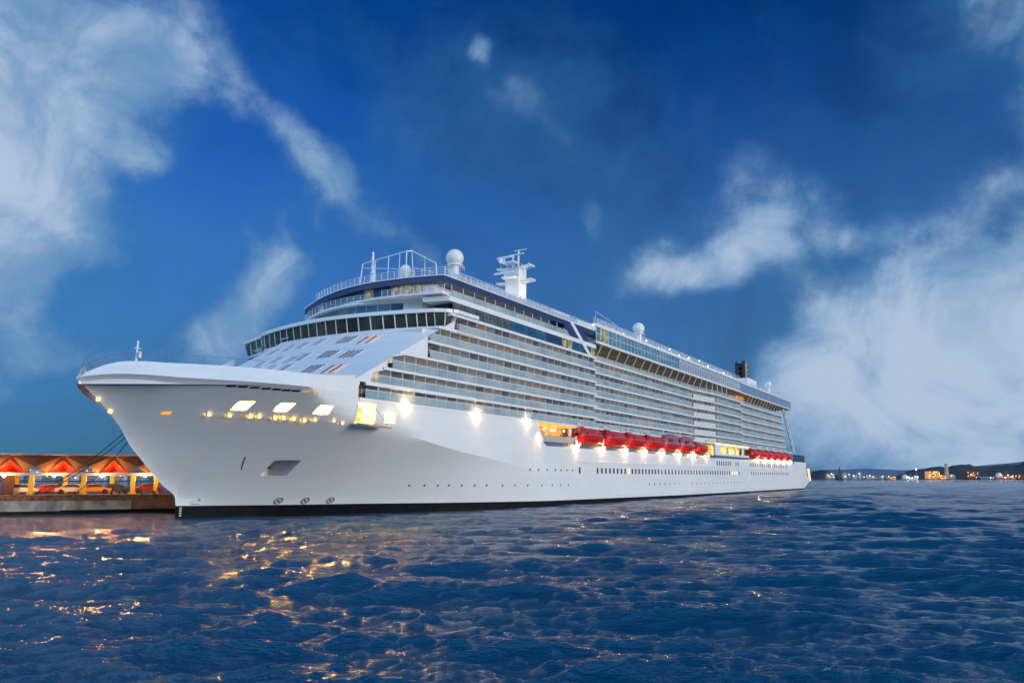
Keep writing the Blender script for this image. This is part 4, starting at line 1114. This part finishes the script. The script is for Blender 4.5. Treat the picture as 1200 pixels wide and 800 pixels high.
# ------------------------------------------------------------------ people leaning on balcony rails
def person(s, t, u, lean, lab, shirt):
    """one continuous clothed figure grown from a skeleton; hair and trousers are separate pieces"""
    J = [((0, 0, .95), .15), ((0, 0, 1.2), .16), ((.03, 0, 1.42), .17), ((.06, 0, 1.52), .065), ((.09, 0, 1.62), .10), ((.10, 0, 1.70), .10),
         ((.03, .20, 1.42), .06), ((.16, .26, 1.16), .048), ((.38, .20, 1.12), .04), ((.03, -.20, 1.42), .06), ((.16, -.26, 1.16), .048), ((.38, -.20, 1.12), .04),
         ((0, .10, .88), .11), ((.02, .11, .48), .075), ((0, .11, .08), .055), ((.14, .12, .05), .045), ((0, -.10, .88), .11), ((.02, -.11, .48), .075), ((0, -.11, .08), .055), ((.14, -.12, .05), .045)]
    E_ = [(0, 1), (1, 2), (2, 3), (3, 4), (4, 5), (2, 6), (6, 7), (7, 8), (2, 9), (9, 10), (10, 11), (0, 12), (12, 13), (13, 14), (14, 15), (0, 16), (16, 17), (17, 18), (18, 19)]
    me = bpy.data.meshes.new('person'); me.from_pydata([j[0] for j in J], E_, []); o = bpy.data.objects.new('person', me); COL.objects.link(o)
    bm = bmesh.new(); bm.from_mesh(me); lay = bm.verts.layers.skin.verify(); bm.verts.ensure_lookup_table()
    for i, j in enumerate(J): bm.verts[i][lay].radius = (j[1], j[1])
    bm.verts[0][lay].use_root = True; bm.to_mesh(me); bm.free()
    o.modifiers.new('skin', 'SKIN')
    sub = o.modifiers.new('smooth', 'SUBSURF'); sub.levels = 1; sub.render_levels = 1
    bpy.context.view_layer.update(); dg = bpy.context.evaluated_depsgraph_get()
    nm = bpy.data.meshes.new_from_object(o.evaluated_get(dg)); o.modifiers.clear(); o.data = nm; nm.materials.clear()
    for m in (shirt, mat('skin_tone', (.45, .28, .2), .6), mat('trousers_dark', (.03, .035, .05), .8)): nm.materials.append(m)
    for p in nm.polygons:
        c = p.center; p.use_smooth = True; p.material_index = 1 if c.z > 1.53 or c.x > .30 else (2 if c.z < .92 else 0)
    mb = MB(); mb.sphere((.07, 0, 1.70), .125, 10, 6, z_lo=-.2); mb.build('hair', mat('hair_dark', (.02, .015, .01), .7), o)
    o.location = to_world(s, t, u); o.rotation_euler = (0, 0, SHIP_ROT - math.pi / 2 + lean); tag(o, lab, 'person')


person(26.9, 19.75, 24.02, .2, 'person in a dark jacket leaning on a balcony rail below the bridge wing', mat('jacket_dark', (.02, .022, .03), .8))
person(52.0, 19.75, 16.82, -.2, 'person in a brown top standing on a low balcony above the lit promenade opening', mat('top_brown', (.12, .06, .03), .8))

# ------------------------------------------------------------------ mooring ropes
PIER_O = Vector((-48.18, 111.28, 0)); PX = Vector((-0.91215, -0.40985, 0)); PY = Vector((-0.40985, 0.91215, 0)); PROT = math.atan2(PX.y, PX.x)
def pier_w(x, y, z): return PIER_O + PX * x + PY * y + Vector((0, 0, z))
for (s, t, u), (px_, py_), lab in [((-7.25, -.2, 10.15), (17.6, .8), 'uppermost dark mooring rope from the bow to the quay edge'), ((-6.9, -.3, 9.7), (17.0, 1.0), 'second mooring rope from the top, running just below the uppermost'),
                                   ((-6.5, -.35, 9.3), (12.8, 1.0), 'mooring rope slanting to the middle of the quay, below two others'), ((-2.0, -.3, 5.0), (3.0, 1.0), 'short steep mooring rope near the waterline end of the bow')]:
    a = to_world(s, t, u); b = pier_w(px_, py_, 2.75); mb = MB(); N = 14; prev = a
    for k in range(1, N + 1):
        q = a.lerp(b, k / N); q.z -= .7 * math.sin(math.pi * k / N); mb.tube(prev, q, .055, 6); prev = q
    tag(mb.build('mooring_rope', ROPE), lab, 'rope', 'mooring ropes at the bow')

# ------------------------------------------------------------------ pier
pier = tag(empty('pier_terminal', PIER_O, PROT), 'concrete pier terminal with folded red and brown canopy on yellow columns', 'pier')
# local frame: x runs left along the quay, y (negated by the rotation) runs back
def PM(): return MB(True)
mb = PM(); mb.box(-2, 62, 0, 26, 2.2, 2.66); mb.build('quay_deck', ASPH, pier)
mb = PM(); mb.box(-2, 62, -.04, .5, 1.9, 2.62); mb.build('quay_edge', CONCD, pier)
mb = PM(); mb.box(-2, 5.6, .02, .6, .62, 1.9); mb.build('quay_wall', mat('quay_orange_lit', (.34, .13, .05), .85, var=.5, vscale=.6, var_col=(.17, .08, .04), bump=.4, bscale=3), pier)  # orange lamp light put into the colour of this stretch
mb = PM(); mb.box(5.62, 14.2, .02, .6, .60, 1.9); mb.build('quay_wall', mat('quay_tan', (.52, .40, .26), .85, var=.6, vscale=.7, var_col=(.24, .16, .09), bump=.4, bscale=3), pier)
mb = PM(); mb.box(14.22, 62, .0, .6, .5, 1.9); mb.build('quay_wall', CONC, pier)
mb = PM(); mb.box(-1.9, 62, .62, 25, -1, 2.2)
for x in np.arange(1, 62, 3.1): mb.tube((float(x), .9, -1), (float(x), .9, .7), .35, 8)
mb.build('quay_piles', PILE, pier)
mb = PM()
for x in (.4,): mb.box(.1, .5, .1, .5, 2.62, 3.4)
mb.build('quay_end_post', YELLOW, pier)
for x in (20.0, 17.3, 12.6, 8.2, 2.9):
    mb = PM(); mb.tube((x, 1.0, 2.66), (x, 1.0, 3.0), .16, 10); mb.tube((x, 1.0, 3.0), (x, 1.0, 3.1), .26, 10); mb.build('bollard', STEELD, pier)
colm = None
for x, y in [(18.0, 1.7), (11.75, 1.7), (5.6, 1.7), (2.6, 1.7), (24.2, 1.7), (14.7, 9), (8.6, 9), (20.8, 9), (27, 9)]:
    mb = PM(); mb.box(x - .3, x + .3, y - .3, y + .3, 2.66, 5.3); mb.box(x - .42, x + .42, y - .42, y + .42, 2.66, 2.95); mb.build('column', YELLOW, pier)
mb = PM(); mb.box(-.6, 62, 1.25, 1.75, 5.25, 5.62); mb.box(-.6, 62, 8.8, 9.3, 5.25, 5.55); mb.build('fascia_beam', ROOFW, pier)
roof = PM(); roof.box(-1.2, 62, -.3, 12, 7.98, 8.2); roof = roof.build('canopy_roof', ROOFW, pier)
PER = 6.2
for k in range(-1, 8):
    xk = 2.0 + k * PER
    mb = PM()      # brown folded plate: two flat planes leaning back to the valley
    def fp(x, u): return (x, 1.15 + (u - 5.62) * .12, u)
    for a, b in ((1, -1), (1, 1)):
        pass
    mid = xk + PER / 2
    for sgn, x0 in ((1, xk), (-1, xk + PER)):          # two planes meeting in a ridge that stands proud of the valleys
        mb.prism([fp(x0, 7.35), fp(x0 + sgn * 1.85, 5.64), fp(x0 + sgn * 1.95, 5.64), (mid, -.1, 6.42), (mid, .15, 7.97), fp(x0, 7.97)], (0, .22, 0))
    mb.build('folded_plate', ROOFB, roof)
    mb = PM(); q = [(xk, 1.5, 7.35), (xk + 1.85, 1.5, 5.63), (xk - 1.85, 1.5, 5.63)]; c_ = (xk, 4.5, 5.7)
    mb.add(q + [c_, (xk, 4.6, 7.3)], [(0, 1, 3), (0, 3, 2)]); mb.build('red_soffit', ROOFR, roof, recalc=False)
    light('canopy_light', 'POINT', (xk + .3, -1.4, 6.0), 210, (1.0, .42, .14), pier, .12)
for x in (21.1, 15.3, 9.5, 4.1, 27):
    mb = PM(); mb.sphere((x, 1.0, 5.2), .17, 10, 8); mb.tube((x, 1.0, 5.2), (x, 1.3, 5.4), .05, 4); mb.build('canopy_lamp', GOLD, pier)
    light('canopy_light', 'POINT', (x, -.6, 5.0), 420, (1.0, .5, .16), pier, .2)
for x in (18, 11.75, 5.6): light('canopy_light', 'POINT', (x - .9, -5.0, 4.6), 520, (1.0, .55, .18), pier, .2)
mb = PM(); mb.box(20.3, 21.6, 3, 4.2, 2.66, 5.3); mb.build('pier_kiosk', mat('kiosk_dark', (.06, .02, .018), .7), pier)

# cars on the quay
def make_car():
    e = empty('parked_car')
    mb = MB(); sec = [(-2.1, .35), (-2.15, .75), (-1.35, .9), (-.75, 1.38), (.7, 1.42), (1.5, .92), (2.1, .82), (2.12, .35)]
    mb.prism([(x, -.85, z) for x, z in sec], (0, 1.7, 0)); body = mb.build('body', mat('car_white', (.7, .7, .7), .25), e)
    mb = MB()
    for y in (-.87, .85): mb.prism([(-1.15, y, .95), (-.7, y, 1.32), (.62, y, 1.35), (1.25, y, .95)], (0, .02, 0))
    mb.build('window', DARKG, body)
    for x in (-1.3, 1.35):
        for y in (-.86, .66): m2 = MB(); m2.tube((x, y, .34), (x, y + .2, .34), .34, 14); m2.build('wheel', TYRE, e)
    return e


car0 = make_car()
CARS = [(19.6, 5.5, 0, 'white', 'white car parked beside the dark kiosk under the canopy'), (16.4, 6, .1, 'red', 'red car parked behind the left front yellow column'), (15.9, 12.0, 0, 'silver', 'silver car parked deep under the canopy behind a red one'),
        (10.6, 5.5, .06, 'yellow', 'orange yellow car parked right of the middle front column'), (8.0, 6, 0, 'dark', 'dark car parked between the two rows of columns'), (3.7, 6, .1, 'red2', 'dark red car parked closest to the white bow'), (13.4, 5.6, 0, 'white2', 'pale grey car between the middle and left front columns')]
CC = {'white': (.75, .75, .75), 'red': (.45, .03, .02), 'silver': (.42, .43, .45), 'yellow': (.6, .26, .03), 'dark': (.04, .045, .06), 'red2': (.28, .02, .02), 'white2': (.55, .56, .58)}
for i, (x, y, r, cn, lab) in enumerate(CARS):
    o = car0 if i == 0 else copy_tree(car0); o.location = pier_w(x, y, 2.66); o.rotation_euler = (0, 0, PROT + r)
    for ch in o.children:
        if ch.name.startswith('body'):
            ch.data = ch.data.copy(); ch.data.materials[0] = mat('car_paint_' + cn, CC[cn], .25)
    tag(o, lab, 'car', 'cars parked on the pier')
# lamp posts on the quay
def lamp_post(x, y, h, lab):
    e = tag(empty('lamp_post', pier_w(x, y, 2.66), PROT), lab, 'lamp post', 'lamp posts on the pier')
    mb = MB(); mb.tube((0, 0, 0), (0, 0, h), .07, 8); mb.tube((0, 0, 0), (0, 0, .3), .14, 8); mb.build('post', STEELD, e)
    mb = MB(); mb.tube((-.35, 0, h), (.35, 0, h), .04, 6); mb.sphere((-.35, 0, h - .1), .13, 8, 6); mb.sphere((.35, 0, h - .1), .13, 8, 6); mb.build('lamp_head', STEELD, e)


lamp_post(7.3, 2.6, 2.4, 'dark slim lamp post standing left of the last pair of columns'); lamp_post(4.4, 1.4, 2.5, 'dark lamp post standing closest to the bow of the ship')

# ------------------------------------------------------------------ far shore
def far(px, d): return Vector(((px - 600) / 900 * d, d, 0))
HILL = mat('hill_dark', (0.035, 0.04, 0.055), .95, var=.5, vscale=.02, var_col=(.02, .028, .03)); HILLF = mat('hill_far', (0.10, 0.15, 0.23), .95, var=.2, vscale=.004)  # pale blue of the far hills is haze put into the colour


def hill(px0, px1, d, prof, m, depth=600, name='hill'):
    rnd = random.Random(int(px0 * 7 + d)); mb = MB(); n = 60; rows = []
    for dz, k in ((0, .02), (.12, .55), (.3, 1.0), (.65, .8), (1, .0)):
        row = []
        for i in range(n + 1):
            x = px0 + (px1 - px0) * i / n; h = interp(x, [p[0] for p in prof], [p[1] for p in prof]) * d / 900
            p = far(x, d); row.append((p.x * (1 + depth * dz / d), p.y + depth * dz, max(-.5, h * k * (1 + rnd.uniform(-.07, .07)) - (1 if k == 0 else 0))))
        rows.append(row)
    mb.grid(rows); tag(mb.build(name, m, smooth=50), kind='structure')


hill(1040, 1330, 2600, [(1040, 0), (1052, 6), (1066, 11), (1082, 13.5), (1096, 15), (1108, 14.5), (1118, 17), (1130, 17.5), (1140, 15), (1152, 14.5), (1170, 16), (1185, 17), (1200, 20.5), (1260, 26), (1330, 0)], HILL)
hill(935, 985, 1900, [(935, 0), (945, 8), (957, 11.5), (968, 11), (976, 6), (985, 0)], HILL)
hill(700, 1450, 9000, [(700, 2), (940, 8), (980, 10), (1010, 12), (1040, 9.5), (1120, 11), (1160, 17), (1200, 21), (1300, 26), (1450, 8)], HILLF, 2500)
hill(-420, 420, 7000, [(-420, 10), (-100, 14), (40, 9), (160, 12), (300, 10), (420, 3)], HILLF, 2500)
mb = MB()
for a, b, d in ((955, 1060, 1500), (1058, 1300, 1750)):
    p, q = far(a, d), far(b, d); mb.prism([(p.x, p.y, -1), (q.x, q.y, -1), (q.x, q.y + 260, -1), (p.x, p.y + 260, -1)], (0, 0, 2.6))
p, q = far(-420, 900), far(330, 900); mb.prism([(p.x, p.y, -1), (q.x, q.y, -1), (q.x, q.y + 400, -1), (p.x, p.y + 400, -1)], (0, 0, 2.4))
tag(mb.build('shore', mat('shore_dark', (.06, .06, .065), .9, var=.3, vscale=.02)), kind='structure')
FW = mat('far_white', (.55, .56, .6), .7); FG = mat('far_grey', (.22, .23, .26), .7); FT = mat('far_tan', (.5, .38, .28), .7); FB = mat('far_blue', (.25, .32, .42), .7); FRED = mat('far_red', (.5, .05, .03), .6)
AMB = mat('far_amber_lamp', (1, .6, .2), .5, emit=(1, .45, .12), estr=9); WHL = mat('far_white_lamp', (1, 1, 1), .5, emit=(1, .88, .75), estr=9); GLOW = mat('far_lit_wall', (.6, .3, .1), .6, emit=(1, .42, .12), estr=.8, var=.6, vscale=.12, var_col=(.1, .03, .01))


def block(px, d, wpx, hpx, m, lab, cat='building', name='building', base=1.5, floors=3, roof=None, lamps=0, lm=None, group=None, flat=True):
    k = d / 900; e = tag(empty(name, far(px, d) + Vector((0, 0, base))), lab, cat, group); W, H = wpx * k, hpx * k; Dp = max(8, W * .6)
    mb = MB(); mb.box(-W / 2, W / 2, 0, Dp, 0, H); mb.build('wall', m, e)
    mb = MB()
    if flat: mb.box(-W / 2 - .3, W / 2 + .3, -.3, Dp + .3, H, H + .4)
    else: mb.prism([(-W / 2 - .3, -.4, H), (W / 2 + .3, -.4, H), (0, -.4, H + W * .25)], (0, Dp + .8, 0))
    mb.build('roof', roof or FG, e)
    nx = max(2, int(W / 4)); mb = MB()
    for f in range(floors):
        z = H * (f + .35) / floors; mb.box(-W / 2 + .6, W / 2 - .6, -.12, 0.02, z, z + H / floors * .35)
    mb.build('window_band', DARKG, e)
    for i in range(lamps):
        mb = MB(); mb.sphere((random.uniform(-W / 2, W / 2), -.8, random.uniform(.2, 1.0) * H), .30 * k, 6, 4); mb.build('lamp', lm or WHL, e)
    return e


G1 = 'low white waterfront buildings'
block(970, 1500, 9, 6.5, FT, 'tan floodlit building at the foot of the small dark hill', lamps=5)
for px, wp, hp, m, lab in [(987, 4, 7, FW, 'narrow white block first right of the dark steel tower'), (992, 3, 5.5, FB, 'low bluish block second right of the dark steel tower'), (998, 5, 5, FW, 'wide low white shed near the tower with lights'),
                           (1004, 3, 7.5, FW, 'tall thin white block in the middle of the waterfront row'), (1008, 3, 6.5, FG, 'thin grey block beside the tall white one'), (1014, 6, 5, FW, 'long white hall in the waterfront row'),
                           (1020, 4, 4.5, FT, 'small tan house right of the long white hall'), (1030, 3, 4, FW, 'small white house left of the orange lit hut'), (1036, 4, 3.4, FB, 'lowest bluish shed beside the orange lit hut')]:
    block(px, 1500, wp, hp, m, lab, lamps=1, group=G1)
block(1043, 1450, 5, 2.6, GLOW, 'small hut glowing orange at the waterline', 'hut', 'hut', lamps=1, lm=AMB, floors=1)
block(1090, 1740, 13, 8.5, GLOW, 'orange lit industrial plant left of the tall chimney', 'plant', 'industrial_plant', lamps=14, lm=AMB)
block(1101, 1740, 7, 4, GLOW, 'low orange lit shed at the foot of the chimney', 'shed', 'shed', lamps=3, lm=AMB, floors=1)
block(1111, 1745, 7, 3.5, FT, 'pale gabled hall right of the chimney foot', 'hall', 'hall', floors=1, flat=False, roof=FW, lamps=1)
block(1136, 1740, 14, 8, mat('plant_dark', (.18, .07, .06), .7), 'dark red plant with scattered lights below the hill top', 'plant', 'industrial_plant', lamps=10, lm=AMB)
block(1150, 1740, 18, 2.2, FB, 'long low bluish warehouse beside the red ship', 'warehouse', 'warehouse', floors=1, lamps=2)
block(1192, 1740, 9, 4, mat('plant_dark2', (.14, .05, .06), .7), 'small dark reddish shed at the far right edge', 'shed', 'shed', lamps=3, lm=AMB)
# chimney
e = tag(empty('chimney', far(1106.5, 1745) + Vector((0, 0, 1.5))), 'tall tan tapered chimney tower on the far shore', 'chimney'); mb = MB(); mb.tube((0, 6, 0), (0, 6, 33), 4.6, 16, r2=3.0); mb.build('shaft', FT, e); mb = MB(); mb.tube((0, 6, 33), (0, 6, 34), 3.3, 16); mb.tube((0, 6, 0), (0, 6, 4), 6, 12); mb.build('rim', FT, e)
# floodlight mast
e = tag(empty('light_mast', far(1069.6, 1650) + Vector((0, 0, 1.5))), 'slim mast with one bright white floodlight on the far shore', 'light mast'); mb = MB(); mb.tube((0, 0, 0), (0, 0, 20), .6, 6); mb.build('pole', FG, e); mb = MB(); mb.sphere((0, 0, 20.4), 1.3, 8, 6); mb.build('lamp', WHL, e)
# dark lattice tower
e = tag(empty('lattice_tower', far(980.5, 1350)), 'dark pointed lattice tower standing at the water', 'tower'); mb = MB()
for sx in (-1, 1):
    for sy in (-1, 1): mb.tube((sx * 3.6, sy * 3.6, -1), (sx * .3, sy * .3, 22), .45, 5, r2=.25)
for k in range(9):
    z = k * 2.5; r = 3.6 * (1 - z / 24)
    for sx, sy in ((1, 1), (1, -1), (-1, -1), (-1, 1)): mb.tube((sx * r, sy * r, z), (-sy * r * .9, sx * r * .9, z + 2.2), .25, 4)
mb.box(-5, 5, -5, 5, -1, 2.4); mb.tube((0, 0, 22), (0, 0, 26), .2, 5); mb.build('lattice', STEELD, e)


def far_ship(px, d, L, m, lab, lm):
    e = tag(empty('moored_ship', far(px, d), 0), lab, 'ship'); h = L * .1
    mb = MB(); prof = [(-L / 2, h * .9), (-L / 2 + 2, 0), (L / 2 - L * .08, 0), (L / 2, h * 1.2)]
    mb.prism([(x, -4, z - .3) for x, z in prof], (0, 8, 0)); mb.build('hull', m, e)
    mb = MB(); mb.box(-L * .4, -L * .12, -3.4, 3.4, h, h * 2.3); mb.box(-L * .36, -L * .2, -3, 3, h * 2.3, h * 3.1); mb.box(-.05 * L, .3 * L, -3, 3, h, h * 1.4); mb.build('deckhouse', FW, e)
    mb = MB(); mb.tube((L * .05, 0, h), (L * .05, 0, h * 4), .4, 5); mb.tube((-L * .27, 0, h * 3), (-L * .27, 0, h * 4.2), .3, 5); mb.tube((L * .05, 0, h * 3.8), (L * .25, 0, h * 2.4), .25, 4); mb.build('mast', FG, e)
    for i in range(9):
        mb = MB(); mb.sphere((random.uniform(-L * .48, L * .46), -4.4, random.uniform(h, h * 2.4)), .75, 6, 4); mb.build('lamp', lm, e)


far_ship(1172, 1650, 46, FRED, 'red hulled ship with bright deck lights at the far right shore', AMB)
far_ship(1061, 1550, 34, FW, 'white ship lit by floodlights beside the light mast', WHL)
# town behind the pier canopy
G2 = 'pale town blocks seen under the pier canopy'
for px, wp, hp, m, lab in [(22, 16, 9, FB, 'bluish block seen beside the dark kiosk under the canopy'), (47, 14, 12, FW, 'white block seen right of the left front yellow column'), (60, 12, 15, FG, 'grey tower block seen left of the rear left column'),
                           (88, 14, 10, FW, 'white block seen between rear left and middle front columns'), (110, 13, 13, FB, 'bluish tower block seen right of the middle front column'), (122, 11, 9, FW, 'low white block seen left of the rear right column'),
                           (143, 14, 11, FW, 'white block seen behind the slim dark lamp post'), (168, 13, 8, FB, 'low bluish block seen near the bow under the canopy'), (-40, 30, 14, FW, 'wide white block beyond the left end of the pier'), (195, 18, 7, FW, 'low white block half hidden by the bow')]:
    block(px, 950, wp, hp, m, lab, lamps=3, group=G2, floors=5)
